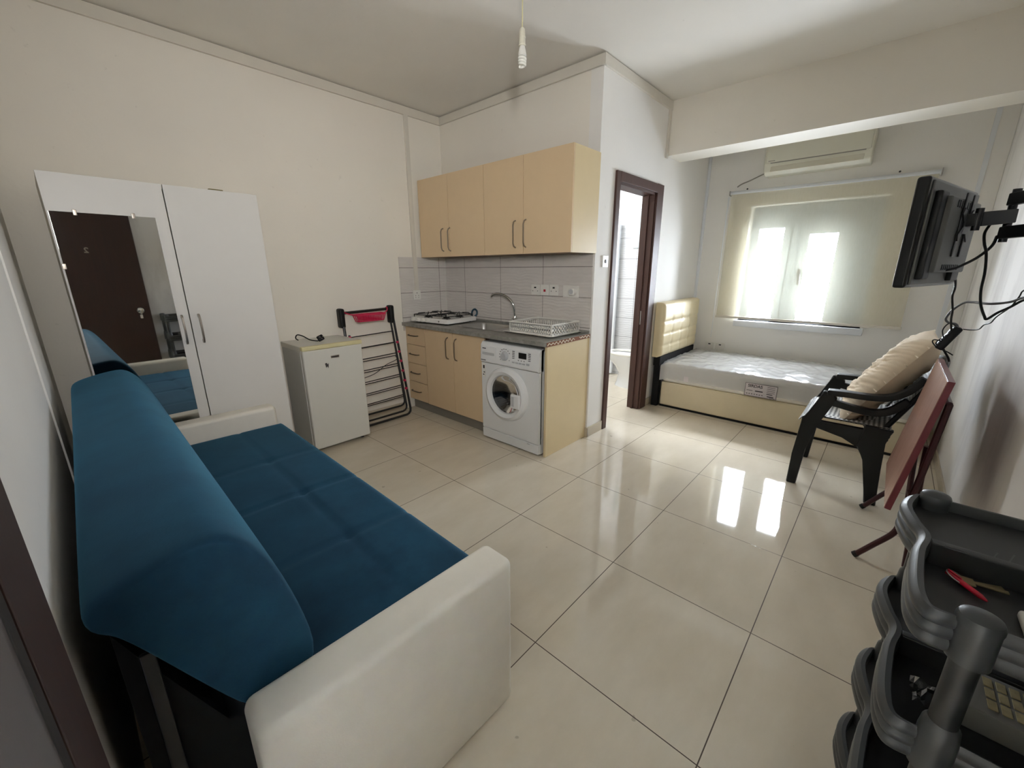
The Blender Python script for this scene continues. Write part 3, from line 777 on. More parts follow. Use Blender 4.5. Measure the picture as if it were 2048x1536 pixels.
    for k in range(18): b.bar([(bx0, by0+(by1-by0)*k/17, zb), (bx1, by0+(by1-by0)*k/17, zb)], .008, .004)
    for k in range(8): b.bar([(bx0+(bx1-bx0)*k/7, by0, zb+.002), (bx0+(bx1-bx0)*k/7, by1, zb+.002)], .008, .004)
    obj('basket_floor', b, 'white_plastic', t, smooth=False)
    obj('basket_rim', MB().rr([(bx0-.012, bx1+.012, by0-.012, by1+.012, .02, ztop), (bx0-.012, bx1+.012, by0-.012, by1+.012, .02, ztop+.005), (bx0+.004, bx1-.004, by0+.004, by1-.004, .015, ztop+.005), (bx0+.004, bx1-.004, by0+.004, by1-.004, .015, ztop), (bx0-.012, bx1+.012, by0-.012, by1+.012, .02, ztop)]), 'white_plastic', t)
kitchen()

def wall_units():
    G = 'kitchen wall cabinets'
    xf, xb, z0, z1 = 2.475, XK-.002, 1.493, 2.175
    spec = (('cream two-door wall cabinet in the corner above the gas hob', 2.565, 3.447, 3.015, (3.096, 2.999), .0),
            ('cream two-door wall cabinet beside the bathroom door wall, above the dish drainer', 1.705, 2.561, 2.142, (2.218, 2.115), .0))
    for lab, y0, y1, ym, hs, dz in spec:
        t = thing('wall_cabinet', lab, 'cabinet', (2.65, (y0+y1)/2, z0), group=G)
        obj('carcass', MB().box(xf+.018, xb, y0+.016, y1-.016, z0, z1, .001), 'gap_shade', t)
        obj('side_panel', MB().box(xf+.018, xb, y0, y0+.016, z0, z1, .001), 'beech_side', t)
        obj('side_panel', MB().box(xf+.018, xb, y1-.016, y1, z0, z1, .001), 'beech_side', t)
        for (a, c, hy) in ((ym+.0022, y1, hs[0]), (y0, ym-.0022, hs[1])):
            d = obj('door', MB().box(xf, xf+.017, a, c, z0, z1, .0015), 'beech', t)
            bow_handle(d, (xf, hy, 1.737), (xf, hy, 1.540), (-.030, 0, 0))
wall_units()

def washer():
    xf, y0, y1, z0, z1 = 2.237, 1.775, 2.379, .012, .826
    t = thing('washing_machine', 'white front-loading washing machine under the worktop', 'washing machine', (2.5, 2.08, 0))
    cy, cz = 2.098, .435
    b = MB(); n = 56
    b.box(xf+.02, 2.77, y0, y0+.004, z0, z1).box(xf+.02, 2.77, y1-.004, y1, z0, z1).box(xf+.02, 2.77, y0, y1, z1-.02, z1, .003).box(2.76, 2.77, y0, y1, z0, z1)
    obj('cabinet', b, 'appliance', t)
    # front sheet with the door hole
    def sq(a):
        c, s = math.cos(a), math.sin(a)
        ky = ((y1-cy) if c > 0 else (cy-y0)); kz = ((.655-cz) if s > 0 else (cz-.095))
        k = min(ky/abs(c) if abs(c) > 1e-6 else 9, kz/abs(s) if abs(s) > 1e-6 else 9)
        return cy+c*k, cz+s*k
    b = MB(); A = []; B = []; C = []
    angs = sorted([2*PI*i/n for i in range(n)]+[math.atan2(z-cz, y-cy) % (2*PI) for y in (y0, y1) for z in (.095, .655)])
    for a in angs:
        p = sq(a); A.append(b.v((xf, *p))); C.append(b.v((xf+.03, *p))); B.append(b.v((xf, cy+.185*math.cos(a), cz+.185*math.sin(a))))
    m = len(angs)
    for i in range(m):
        j = (i+1) % m; b.face([A[i], A[j], B[j], B[i]]); b.face([A[i], C[i], C[j], A[j]])
    obj('front_sheet', b, 'appliance', t)
    obj('kick_panel', MB().box(xf-.004, xf+.03, y0+.002, y1, .012, .090, .006, 3), 'appliance', t)
    obj('kick_latch', MB().box(xf-.006, xf-.003, 1.86, 1.885, .076, .082), 'appliance_grey', t)
    cp = obj('control_panel', MB().prism([(xf-.004, .659), (xf-.012, .67), (xf-.006, .80), (xf+.012, .824), (xf+.05, .824), (xf+.05, .659)], 1, y0, y1, .004, 2), 'appliance', t)
    fx = xf-.009
    obj('detergent_drawer', MB().box(fx-.003, fx+.01, 2.205, 2.372, .690, .790, .006, 2), 'appliance', cp)
    obj('drawer_grip', MB().box(fx-.005, fx-.002, 2.222, 2.355, .724, .745, .003), 'appliance_grey', cp)
    obj('brand_mark', MB().box(fx-.0045, fx-.0028, 2.313, 2.352, .772, .779), 'ink', cp)
    obj('model_mark', MB().box(fx-.0045, fx-.0028, 2.318, 2.372, .677, .682), 'ink', cp)
    obj('knob', MB().lathe([(.0, .024), (.026, .024), (.030, .018), (.033, .004), (.040, 0)], (fx+.002, 2.110, .738), '-x', 28), 'appliance_grey', cp)
    b = MB()
    for k in range(14):
        a = R(-30+k*300/13-120); b.box(fx-.0018, fx+.002, 2.110+.055*math.cos(a)-.004, 2.110+.055*math.cos(a)+.004, .738+.055*math.sin(a)-.002, .738+.055*math.sin(a)+.002)
    obj('dial_marks', b, 'ink', cp)
    obj('display', MB().box(fx-.003, fx+.002, 1.893, 1.968, .742, .786, .002), 'black_gloss', cp)
    for k in range(4): obj('button', MB().box(fx-.006, fx+.002, 1.905+.034*k, 1.931+.034*k, .698, .709, .002), 'appliance_grey', cp)
    obj('button', MB().box(fx-.006, fx+.002, 1.862, 1.892, .698, .715, .003), 'appliance_grey', cp)
    b = MB()
    for yy in (2.022, 1.865):
        for k in range(5): b.box(fx-.0015, fx+.003, yy-.012, yy+.010, .733+.013*k, .737+.013*k)
    for k in range(3): b.box(fx-.0015, fx+.003, 1.91+.028*k, 1.918+.028*k, .722, .728)
    obj('panel_print', b, 'ink', cp)
    d = obj('door', MB().lathe([(.150, -.012), (.150, .012), (.158, .030), (.185, .042), (.207, .030), (.217, .008), (.219, 0), (.219, -.004)], (xf, cy, cz), '-x', 56, caps=False), 'appliance', t)
    obj('door_glass', MB().lathe([(.152, .014), (.14, .006), (.11, -.03), (.07, -.05), (.0, -.052)], (xf, cy, cz), '-x', 40, caps=False), 'glass_dark', d)
    hy = 1.972
    obj('door_handle', MB().box(xf-.052, xf-.020, hy-.042, hy+.050, .350, .462, .012, 3), 'appliance', d)
    obj('handle_recess', MB().box(xf-.0535, xf-.050, hy+.008, hy+.034, .368, .445, .005), 'appliance_grey', d)
    obj('drum', MB().lathe([(.186, 0), (.190, -.02), (.22, -.05), (.23, -.30), (.0, -.31)], (xf, cy, cz), '-x', 40, caps=False), M_drum, t)
    st = obj('sticker', MB().box(xf-.0012, xf-.0002, y1-.045, y1-.006, .535, .645), 'white_plastic', t)
    obj('sticker_print', MB().box(xf-.002, xf-.0011, y1-.035, y1-.018, .605, .632).box(xf-.002, xf-.0011, y1-.038, y1-.022, .57, .578).box(xf-.002, xf-.0011, y1-.03, y1-.015, .55, .558), 'ink', st)
    for x in (xf+.06, 2.72):
        for y in (y0+.06, y1-.06): obj('foot', MB().cyl((x, y, 0), (x, y, .02), .02, n=12), 'black_plastic', t)
M_drum = drum_mat()
washer()

# ------------------------------------------------------------------ sockets, switches, wall trunking
def sockets():
    G = 'wall sockets over the worktop'
    x = XK-.008
    def plate(name, label, y, z, w, h, kind, cat, group=G):
        t = thing(name, label, cat, (x, y, z), group=group)
        obj('faceplate', MB().box(x-.010, x, y-w/2, y+w/2, z-h/2, z+h/2, .003), 'white_plastic', t)
        if kind in ('neon', 'five'):
            f = MB()
            for dy, dz in ((-.011, .012), (.011, .012), (0, -.014)) if kind == 'five' else ((-.026, -.008), (.026, -.008)):
                f.box(x-.0108, x-.0098, y+dy-.003, y+dy+.003, z+dz-.004, z+dz+.004)
            obj('pin_holes', f, 'dark_metal', t)
        if kind == 'neon': obj('rocker', MB().box(x-.014, x-.009, y-.010, y+.010, z+.014, z+.026, .001), 'black_plastic', t)
        if kind == 'red': obj('rocker', MB().box(x-.014, x-.009, y-.010, y+.010, z-.014, z+.006, .001), 'red_plastic', t)
        return t
    plate('wall_socket', 'white wall socket farthest left in the row over the sink', 2.281, 1.209, .088, .088, 'neon', 'socket')
    plate('cooker_switch', 'white switch plate with a red rocker over the worktop', 2.178, 1.210, .088, .088, 'red', 'switch')
    plate('wall_socket', 'white wall socket just right of the red-rocker switch', 2.083, 1.211, .088, .088, 'neon', 'socket')
    plate('wall_socket', 'wide white socket plate at the right end of the row, holding a round plug', 1.915, 1.206, .150, .092, 'none', 'socket')
    t = thing('plug_adapter', 'round white plug pushed into the right-most socket over the worktop', 'plug', (x-.01, 1.882, 1.205))
    obj('body', MB().lathe([(.0, .045), (.026, .045), (.030, .040), (.030, 0)], (x-.0105, 1.882, 1.207), '-x', 22), 'white_plastic', t)
    obj('socket_face', MB().lathe([(.0, .046), (.020, .046), (.020, .044)], (x-.0105, 1.882, 1.207), '-x', 18), 'appliance_grey', t)
    # socket and trunking on the back wall
    y = YA-.008
    t = thing('wall_socket', 'white wall socket at the foot of the vertical cable trunking by the hob', 'socket', (2.424, y, 1.138))
    obj('faceplate', MB().box(2.380, 2.468, y-.010, y, 1.095, 1.183, .003), 'white_plastic', t)
    obj('pin_holes', MB().box(2.420, 2.428, y-.011, y-.0095, 1.155, 1.163).box(2.404, 2.410, y-.011, y-.0095, 1.13, 1.136).box(2.438, 2.444, y-.011, y-.0095, 1.13, 1.136).box(2.404, 2.410, y-.011, y-.0095, 1.112, 1.117).box(2.438, 2.444, y-.011, y-.0095, 1.112, 1.117), 'dark_metal', t)
    tag(obj('cable_trunking', MB().box(2.405, 2.445, YA-.020, YA-.001, 1.500, 2.707, .002).box(2.405, 2.445, YA-.026, YA-.0085, 1.184, 1.500, .002), 'trim'),
        'white vertical cable trunking on the back wall from ceiling strip to hob socket', 'trunking')
    y = YD
    t = thing('light_switch', 'white light switch left of the bathroom door frame', 'switch', (2.957, y, 1.436))
    obj('faceplate', MB().box(2.915, 3.0, y-.010, y, 1.392, 1.480, .003), 'white_plastic', t)
    obj('rocker', MB().box(2.949, 2.967, y-.015, y-.009, 1.424, 1.450, .002), 'dark_metal', t)
    for y, l in ((1.477, 'white wall socket beside the bed, nearer the headboard'), (1.362, 'white wall socket beside the bed, farther from the headboard')):
        t = thing('wall_socket', l, 'socket', (XW, y, .517), group='sockets beside the bed')
        obj('faceplate', MB().box(XW-.010, XW, y-.050, y+.050, .478, .558, .003), 'white_plastic', t)
        obj('rocker', MB().box(XW-.014, XW-.009, y-.012, y+.012, .53, .542, .001), 'dark_metal', t)
sockets()

# ------------------------------------------------------------------ hanging bulb
def pendant():
    x, y = 1.86, 1.62
    t = thing('pendant_light', 'bare spiral bulb in a white holder hanging from the ceiling', 'lamp', (x, y, H))
    zb = 2.43
    obj('flex', MB().tube([(x, y, H), (x+.001, y, 2.66), (x, y, zb+.115)], .0030, 8), 'yellowed', t)
    obj('ceiling_rose', MB().lathe([(.0, -.022), (.028, -.018), (.04, -.002), (.04, 0)], (x, y, H), 'z', 24), 'white_plastic', t)
    h = obj('lamp_holder', MB().lathe([(.004, .122), (.010, .120), (.0145, .112), (.0155, .085), (.0175, .082), (.0175, .078), (.0155, .076), (.0165, .052), (.018, .050), (.018, .044), (.012, .043)], (x, y, zb), 'z', 22), 'cream_plastic', t)
    bl = obj('bulb_base', MB().lathe([(.012, .045), (.0165, .030), (.020, .014), (.021, .002), (.018, -.001)], (x, y, zb), 'z', 22), 'white_plastic', t)
    pts = []
    for k in range(73):
        a = k/72*2*PI*3.3; rr = .0175-.003*(k/72)
        pts.append((x+rr*math.cos(a), y+rr*math.sin(a), zb-.002-.042*k/72))
    obj('spiral_tube', MB().tube(pts, .0058, 8), 'cfl', bl)
pendant()

# ------------------------------------------------------------------ bed
def bed():
    t = thing('single_bed', 'cream single bed base with a quilted leather headboard under the window', 'bed', (4.52, .68, 0))
    x0, x1, y0, y1 = 4.03, 4.985, -.31, 1.60
    obj('divan_base', MB().box(x0, x1, y0, y1, .02, .268, .014, 3), 'divan', t)
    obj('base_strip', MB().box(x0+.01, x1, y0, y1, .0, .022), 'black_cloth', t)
    hx0, hx1, hz0, hz1 = 3.965, 4.945, .52, 1.062
    gx = [hx0+(hx1-hx0)*k for k in (.24, .48, .72)]; gz = [.635, .755, .875]
    b = MB()
    def mp(p): return (p[0], 1.695-p[2], p[1])
    pad(b, hx0, hx1, hz0, hz1, 0, .095, .04, gx, gz, .007, .011, 60, 44, True, .004, mp)
    obj('headboard', b, 'leather', t, angle=60)
    b = MB()
    for (xa, xb) in ((hx0+.02, hx1-.02),):
        b.box(xa, xb, 1.615, 1.68, .43, .525)
    b.box(hx0+.04, hx0+.10, 1.62, 1.68, 0, .45).box(hx1-.10, hx1-.04, 1.62, 1.68, 0, .45)
    obj('headboard_leg', b, 'black_cloth', t)
    m = thing('mattress', 'white mattress still in clear plastic wrapping on the cream bed base', 'mattress', (4.52, .68, .268))
    mx0, mx1, my0, my1, z0, z1 = 4.025, 5.00, -.30, 1.592, .270, .462
    b = MB().box(mx0, mx1, my0, my1, z0, z1, .028, 4)
    obj('mattress_body', b, 'mattress', m)
    # wrapping: a creased sheet over the top and down the near side
    b = MB(); nx, ny = 46, 110
    def wrap(u, v):
        y = my0-.012+(my1-my0+.024)*v
        s = u*(mx1-mx0+.165)
        if s < .155: x = mx0-.008; z = z1-.155+s
        else: x = mx0-.008+(s-.155); z = z1+.004
        k = noise.noise((x*2.2, y*7, 3))*.5+noise.noise((x*9+y*5, y*13, 7))*.5
        c = abs(noise.noise((x*5+y*3, y*11-x*4, 1)))
        a = (.5-min(c, .25)*2)*.018+k*.006
        if s < .155: x -= abs(a)*.5+.001; z += 0
        else: z += max(a, 0)*1.0
        if v > .965 and s < .2: x -= .03*(v-.965)/.035; z -= .02*(v-.965)/.035
        return x, y, z
    b.sheet(nx, ny, wrap)
    obj('plastic_wrapping', b, 'plastic_wrap', m, angle=80)
    lx = mx0-.0125-.008
    lb = obj('label', MB().box(lx-.001, lx, .578, .828, .283, .402), 'paper', m)
    tx = lx-.0014
    def T(s, size, y, z, name='lettering'):
        return obj(name, text_mesh(s, size, basis((tx, y, z), (0, -1, 0), (0, 0, 1)), .0003), 'ink', lb)
    T('SIRDAS', .036, .748, .377, 'brand_lettering')
    b = MB()
    def ln(ya, yb, z, h=.0025): b.box(tx-.0004, tx+.0004, yb, ya, z-h/2, z+h/2)
    for a in ((.824, .582, .400), (.824, .582, .285)): ln(*a, .003)
    for yv in (.8255, .5805): b.box(tx-.0004, tx+.0004, yv-.0015, yv+.0015, .284, .401)
    ln(.812, .765, .335, .004); ln(.745, .685, .335, .009)
    for k in range(7): ln(.812-.02*k, .802-.02*k, .305, .006)
    for k in range(4): ln(.655, .595, .385-.016*k, .003)
    ln(.655, .61, .322, .006); ln(.65, .60, .302, .008); ln(.63, .59, .292, .004)
    obj('label_print', b, 'ink', lb)
    obj('seal_tag', MB().box(lx-.001, lx, 1.325, 1.368, .308, .36), 'paper', m)
bed()

# ------------------------------------------------------------------ plastic armchair with cushion
def chair():
    t = thing('plastic_armchair', 'black plastic armchair with woven grey and black seat in front of the bed', 'chair', (3.34, .08, 0))
    XN, XF = 3.08, 3.60
    legf = [(.306, 0), (.253, 0), (.238, .25), (.205, .42), (.150, .565), (.132, .615), (.150, .640), (.205, .655), (.245, .52), (.285, .462), (.303, .207)]
    legr = [(-.095, 0), (-.152, 0), (-.118, .40), (-.150, .48), (-.02, .49), (-.0, .35), (-.052, .275)]
    for x in (XN, XF):
        s = 1 if x == XF else -1
        obj('leg', MB().prism(legf, 0, x-.022, x+.022, .008, 3), 'black_plastic', t)
        obj('leg', MB().prism(legr, 0, x-.022, x+.022, .008, 3), 'black_plastic', t)
        b = MB()
        b.bar(smooth_path([(x, .185, .648), (x, .10, .652), (x, -.015, .655), (x, -.10, .672), (x, -.165, .72), (x, -.215, .80)], 5), .062, .034, (0, 0, 1), .008)
        b.bar(smooth_path([(x, .15, .588), (x, .05, .572), (x, -.04, .566), (x, -.11, .592), (x, -.175, .665)], 5), .044, .040, (0, 0, 1), .008)
        obj('armrest', b, 'black_plastic', t)
    # side aprons and front apron, then the woven seat
    ap = [(.285, .465), (.19, .458), (.0, .452), (-.12, .47), (-.14, .44), (-.06, .30), (.0, .352), (.069, .388), (.205, .412), (.27, .42)]
    b = MB()
    for x in (XN, XF): b.prism(ap, 0, x-.018, x+.018, .006, 2)
    b.box(XN+.018, XF-.018, .262, .290, .40, .455, .006); b.box(XN+.018, XF-.018, -.135, -.115, .40, .455, .006)
    obj('apron', b, 'black_plastic', t)
    def seat(u, v):
        x = XN-.018+(XF-XN+.036)*u; y = .305-.44*v
        dip = .022*math.sin(PI*u)*math.sin(PI*min(1, v*.9+.1))
        fr = max(0, .16-v)/.16
        return x, y, .493-dip-.05*fr**2.2
    def seat2(u, v):
        p = seat(u, v); return p[0], p[1], p[2]-.008
    b = MB(); b.sheet(20, 24, seat); b.sheet(20, 24, seat2, True)
    obj('seat', b, 'woven', t, angle=80)
    def back(u, v, d=0):
        x = XN+.01+(XF-XN-.02)*u; w = .055*(2*u-1)**2
        z = .47+.40*v-.05*(2*u-1)**4*v; y = -.125-.165*v+w*.5+d
        return x, y, z
    b = MB(); b.sheet(20, 20, lambda u, v: back(u, v)); b.sheet(20, 20, lambda u, v: back(u, v, -.010), True)
    bk = obj('backrest', b, 'woven', t, angle=80)
    edge = [back(0, k/10, -.005) for k in range(11)]+[back(k/16, 1, -.005) for k in range(1, 16)]+[back(1, 1-k/10, -.005) for k in range(11)]
    obj('back_frame', MB().tube(edge, .014, 8), 'black_plastic', t)
    # cushion
    a = Vector((0, .085, .445)); c = Vector((0, -.245, 1.0)); up = (c-a).normalized(); Lh = (c-a).length/2; mid = (a+c)/2+Vector((3.345, .012, .015))
    rt = Vector((1, 0, 0)); nn = rt.cross(up)
    b = MB(); wv = .235
    def pil(sgn):
        def f(u, v):
            s = 2*u-1; q = 2*v-1
            e = max(0, 1-abs(s)**3.2)**.55*max(0, 1-abs(q)**3.2)**.55
            cr = noise.noise((s*1.4+3, q*5+s, 5))*.016-abs(noise.noise((s*1.6+q, q*13+s*4, 2)))*.030-abs(noise.noise((s*2.6, q*22+s*6, 9)))*.014
            ex = 1-.09*(1-abs(q)**2)*abs(s)**2*0-.05*(1-q*q)
            ey = 1-.05*(1-s*s)
            return mid+rt*(s*wv*ex)+up*(q*Lh*ey)+nn*(-sgn*(.105*e+cr*e))
        return f
    b.sheet(60, 110, pil(1)); b.sheet(30, 40, pil(-1), True)
    bmesh.ops.remove_doubles(b.bm, verts=b.bm.verts, dist=.0004)
    tag(obj('cushion', b, 'cushion', angle=80), 'large beige cotton cushion propped in the black armchair', 'cushion')
chair()

# ------------------------------------------------------------------ folded table
def table():
    t = thing('folding_table', 'folded dark red table standing upright beside the armchair', 'table', (2.7, -.2, 0))
    A = Vector((2.40, -.160, .305)); B = Vector((2.40, -.243, .925)); u = (B-A).normalized(); n = Vector((1, 0, 0)).cross(u); L = (B-A).length
    m = Matrix((Vector((1, 0, 0)), u, n)).transposed().to_4x4(); m.translation = A
    obj('tabletop', MB().box(0, .60, 0, L, -.0125, .0, .001, mat=m), 'red_wood', t)
    obj('edge_band', MB().box(-.002, .602, -.002, L+.002, -.0005, .0125, .002, mat=m).box(-.003, .0, -.002, L+.002, -.010, .0125, .001, mat=m).box(.60, .603, -.002, L+.002, -.010, .0125, .001, mat=m).box(-.003, .603, -.003, .0, -.010, .0125, .001, mat=m).box(-.003, .603, L, L+.003, -.010, .0125, .001, mat=m), 'red_edge', t)
    nz = n if n.y < 0 else -n
    for x in (2.415, 2.985):
        pts = smooth_path([(x, -.096, .014), (x, -.150, .098), (x, -.200, .178), (x, -.214, .235), (x, -.216, .32), (x, -.234, .45), (x, -.258, .83)], 5)
        obj('leg', MB().tube(pts, .0125, 10), 'red_metal', t)
        obj('foot_cap', MB().tube([(x, -.088, .008), (x, -.100, .021)], .0145, 10), 'black_plastic', t)
    for x in (2.455, 2.945):
        obj('leg', MB().tube(smooth_path([(x, -.275, .014), (x, -.262, .20), (x, -.245, .42), (x, -.235, .62)], 4), .0125, 10), 'red_metal', t)
    obj('cross_bar', MB().cyl((2.415, -.258, .83), (2.985, -.258, .83), .011, n=10).cyl((2.455, -.262, .20), (2.945, -.262, .20), .011, n=10), 'red_metal', t)
table()

# ------------------------------------------------------------------ television on its wall arm
def tv():
    ang = math.atan2(-.17, .634)
    t = thing('television', 'flat television seen from behind, held out on a black wall arm', 'television', (2.15, .004, 1.305), ang)
    L = dict(local=True); w, h = .656, .385
    obj('bezel', MB().box(0, w, -.034, .006, 0, h, .010, 3), 'black_gloss', t, **L)
    obj('screen', MB().box(.016, w-.016, .0055, .0075, .02, h-.016), 'black_gloss', t, **L)
    obj('back_cover', MB().box(.03, w-.012, -.040, -.030, .012, h-.012, .004), 'tv_grey', t, **L)
    hs = obj('back_housing', MB().prism([(.10, -.038), (.125, -.075), (.53, -.075), (.56, -.038)], 2, .055, .325, .006, 2), 'tv_grey', t, **L)
    obj('recess_shade_block', MB().box(.055, .135, -.062, -.036, .03, h-.045, .008), 'black_plastic', t, **L)  # black block stands in for the shade of the recess in the back
    b = MB()
    for k in range(9): b.box(.20+.026*k, .214+.026*k, -.0770, -.0745, .29, .315)
    for k in range(9): b.box(.20+.026*k, .214+.026*k, -.0770, -.0745, .065, .085)
    obj('vents', b, 'black_plastic', t, **L)
    obj('port_block', MB().box(.46, .56, -.058, -.036, .02, .075, .004), 'black_plastic', t, **L)
    obj('power_socket', MB().box(.555, .60, -.052, -.036, .095, .13, .004), 'black_plastic', t, **L)
    # wall bracket
    Mx = Matrix.Translation((2.15, .004, 1.305)) @ Matrix.Rotation(ang, 4, 'Z')
    c = Mx @ Vector((.335, -.080, .235))
    k = thing('tv_bracket', 'black swing arm bracket between the television and the right wall', 'bracket', (c.x, YT, c.z))
    b = MB()
    for s in (-1, 1):
        b.box(.335+s*.05-.012, .335+s*.05+.012, -.081, -.0755, .115, .345, .002)
    for a in (35, -35):
        q = MB().box(-.085, .085, -.003, .003, -.014, .014); q.xf(Matrix.Translation((.335, -.082, .232)) @ Matrix.Rotation(R(a), 4, 'Y'))
        me = bpy.data.meshes.new('tmp'); q.bm.to_mesh(me); b.bm.from_mesh(me); bpy.data.meshes.remove(me)
    b.box(.30, .37, -.086, -.080, .20, .265, .002)
    b.xf(Mx); obj('mount_plate', b, 'dark_metal', k)
    e1 = Vector((c.x-.01, c.y-.03, 1.556)); e2 = Vector((2.60, -.287, 1.574)); wv = Vector((2.28, YT+.03, 1.574))
    obj('clevis', MB().bar([c+Vector((0, 0, .014)), e1], .03, .045, (0, 0, 1), .003).cyl(e1-Vector((0, 0, .04)), e1+Vector((0, 0, .04)), .012, n=14), 'dark_metal', k)
    obj('fore_arm', MB().bar([e1, e2+Vector((.015, -.01, 0))], .028, .052, (0, 0, 1), .004), 'black_plastic', k)
    obj('elbow_pin', MB().cyl(e2-Vector((0, 0, .098)), e2+Vector((0, 0, .098)), .013, n=14), 'dark_metal', k)
    obj('rear_arm', MB().bar([e2+Vector((.012, .006, .062)), wv+Vector((0, 0, .062))], .030, .046, (0, 0, 1), .004), 'black_plastic', k)
    obj('rear_arm', MB().bar([e2+Vector((.012, .006, -.062)), wv+Vector((0, 0, -.062))], .030, .046, (0, 0, 1), .004), 'black_plastic', k)
    obj('wall_plate', MB().box(2.24, 2.32, YT, YT+.012, 1.44, 1.72, .003).box(2.262, 2.298, YT+.01, YT+.05, 1.46, 1.70, .003), 'black_plastic', k)
    # power strip and cables
    s = thing('power_strip', 'black multi-way power strip dangling on its cords above the folded table', 'power strip', (2.9, -.245, 1.04))
    p0 = Vector((2.92, -.262, 1.088)); p1 = Vector((2.92, -.222, 1.002))
    up = (p0-p1).normalized(); m = Matrix((Vector((1, 0, 0)), up.cross(Vector((1, 0, 0))), up)).transposed().to_4x4(); m.translation = (p0+p1)/2
    obj('body', MB().box(-.028, .028, -.018, .018, -.062, .062, .010, 3, mat=m), 'black_plastic', s)
    b = MB()
    for q in (-.035, 0, .035): b.box(-.018, .018, .017, .0195, q-.013, q+.013, .003, mat=m)
    obj('outlets', b, 'black_gloss', s)
    def cable(name, label, pts, r, mat='black_plastic'):
        tag(obj(name, MB().tube(smooth_path(pts, 6), r, 8), mat), label, 'cable')
    c_ = dict(
        a=[(2.62, -0.152, 1.407), (2.66, -0.163, 1.377), (2.7, -0.191, 1.338), (2.75, -0.204, 1.292), (2.8, -0.207, 1.249), (2.84, -0.223, 1.187), (2.87, -0.23, 1.136), (2.9, -0.245, 1.081)],
        b=[(2.36, -0.077, 1.367), (2.38, -0.115, 1.365), (2.42, -0.159, 1.374), (2.46, -0.191, 1.392), (2.5, -0.227, 1.421), (2.54, -0.257, 1.461), (2.57, -0.266, 1.498)],
        c=[(2.55, -0.237, 1.554), (2.54, -0.236, 1.544), (2.5, -0.224, 1.509), (2.5, -0.231, 1.47), (2.5, -0.244, 1.431), (2.5, -0.255, 1.361), (2.5, -0.259, 1.291), (2.5, -0.27, 1.235), (2.5, -0.289, 1.19), (2.5, -0.298, 1.179), (2.5, -0.32, 1.205), (2.5, -0.348, 1.229), (2.5, -0.377, 1.258), (2.42, -0.41, 1.285), (2.3, -0.443, 1.31)],
        d=[(2.26, -0.443, 1.30), (2.46, -0.42, 1.28), (2.6, -0.39, 1.263), (2.65, -0.365, 1.241), (2.7, -0.319, 1.228), (2.8, -0.279, 1.227), (2.85, -0.252, 1.219), (2.88, -0.224, 1.179), (2.9, -0.214, 1.139), (2.9, -0.228, 1.121), (2.91, -0.252, 1.116), (2.92, -0.265, 1.097)],
        e=[(2.92, -0.283, 1.092), (2.9, -0.307, 1.093), (2.85, -0.325, 1.104), (2.8, -0.331, 1.13), (2.75, -0.342, 1.144), (2.7, -0.348, 1.177), (2.66, -0.371, 1.22), (2.62, -0.38, 1.265), (2.6, -0.384, 1.291), (2.5, -0.41, 1.325), (2.36, -0.443, 1.36)],
        f=[(2.9, -0.226, 1.044), (2.9, -0.214, 1.082), (2.9, -0.225, 1.114), (2.9, -0.243, 1.115), (2.91, -0.262, 1.098)],
        g=[(2.9, -0.229, 1.028), (2.88, -0.194, 1.037), (2.88, -0.19, 1.023), (2.88, -0.211, 1.0), (2.9, -0.231, 0.996), (2.89, -0.203, 1.017), (2.9, -0.217, 1.04), (2.9, -0.236, 1.013), (2.9, -0.227, 0.992), (2.9, -0.252, 0.979), (2.9, -0.272, 0.966)],
        h=[(2.9, -0.23, 0.999), (2.91, -0.245, 0.974), (2.93, -0.262, 0.947), (2.95, -0.27, 0.928)],)
    cable('power_cable', 'black cable dropping from the television back to the power strip', c_['a'], .0045)
    cable('aerial_cable', 'black cable looping from the television back to the bracket elbow', c_['b'], .0052)
    cable('signal_cable', 'black cable hanging in a deep loop from the bracket arm', c_['c'], .0045)
    cable('mains_cable', 'grey cable curling from the right wall down to the power strip', c_['d'], .0050, 'grey_cable')
    cable('thin_wire', 'thin black wire wavering from the power strip to the right wall', c_['e'], .0026)
    cable('looped_wire', 'thin black wire looped over the end of the power strip', c_['f'], .0026)
    cable('bundled_wire', 'tied bundle of thin black wire under the power strip', c_['g'], .0028)
    cable('short_lead', 'short black lead hanging down behind the cushion top', c_['h'], .0048)
tv()

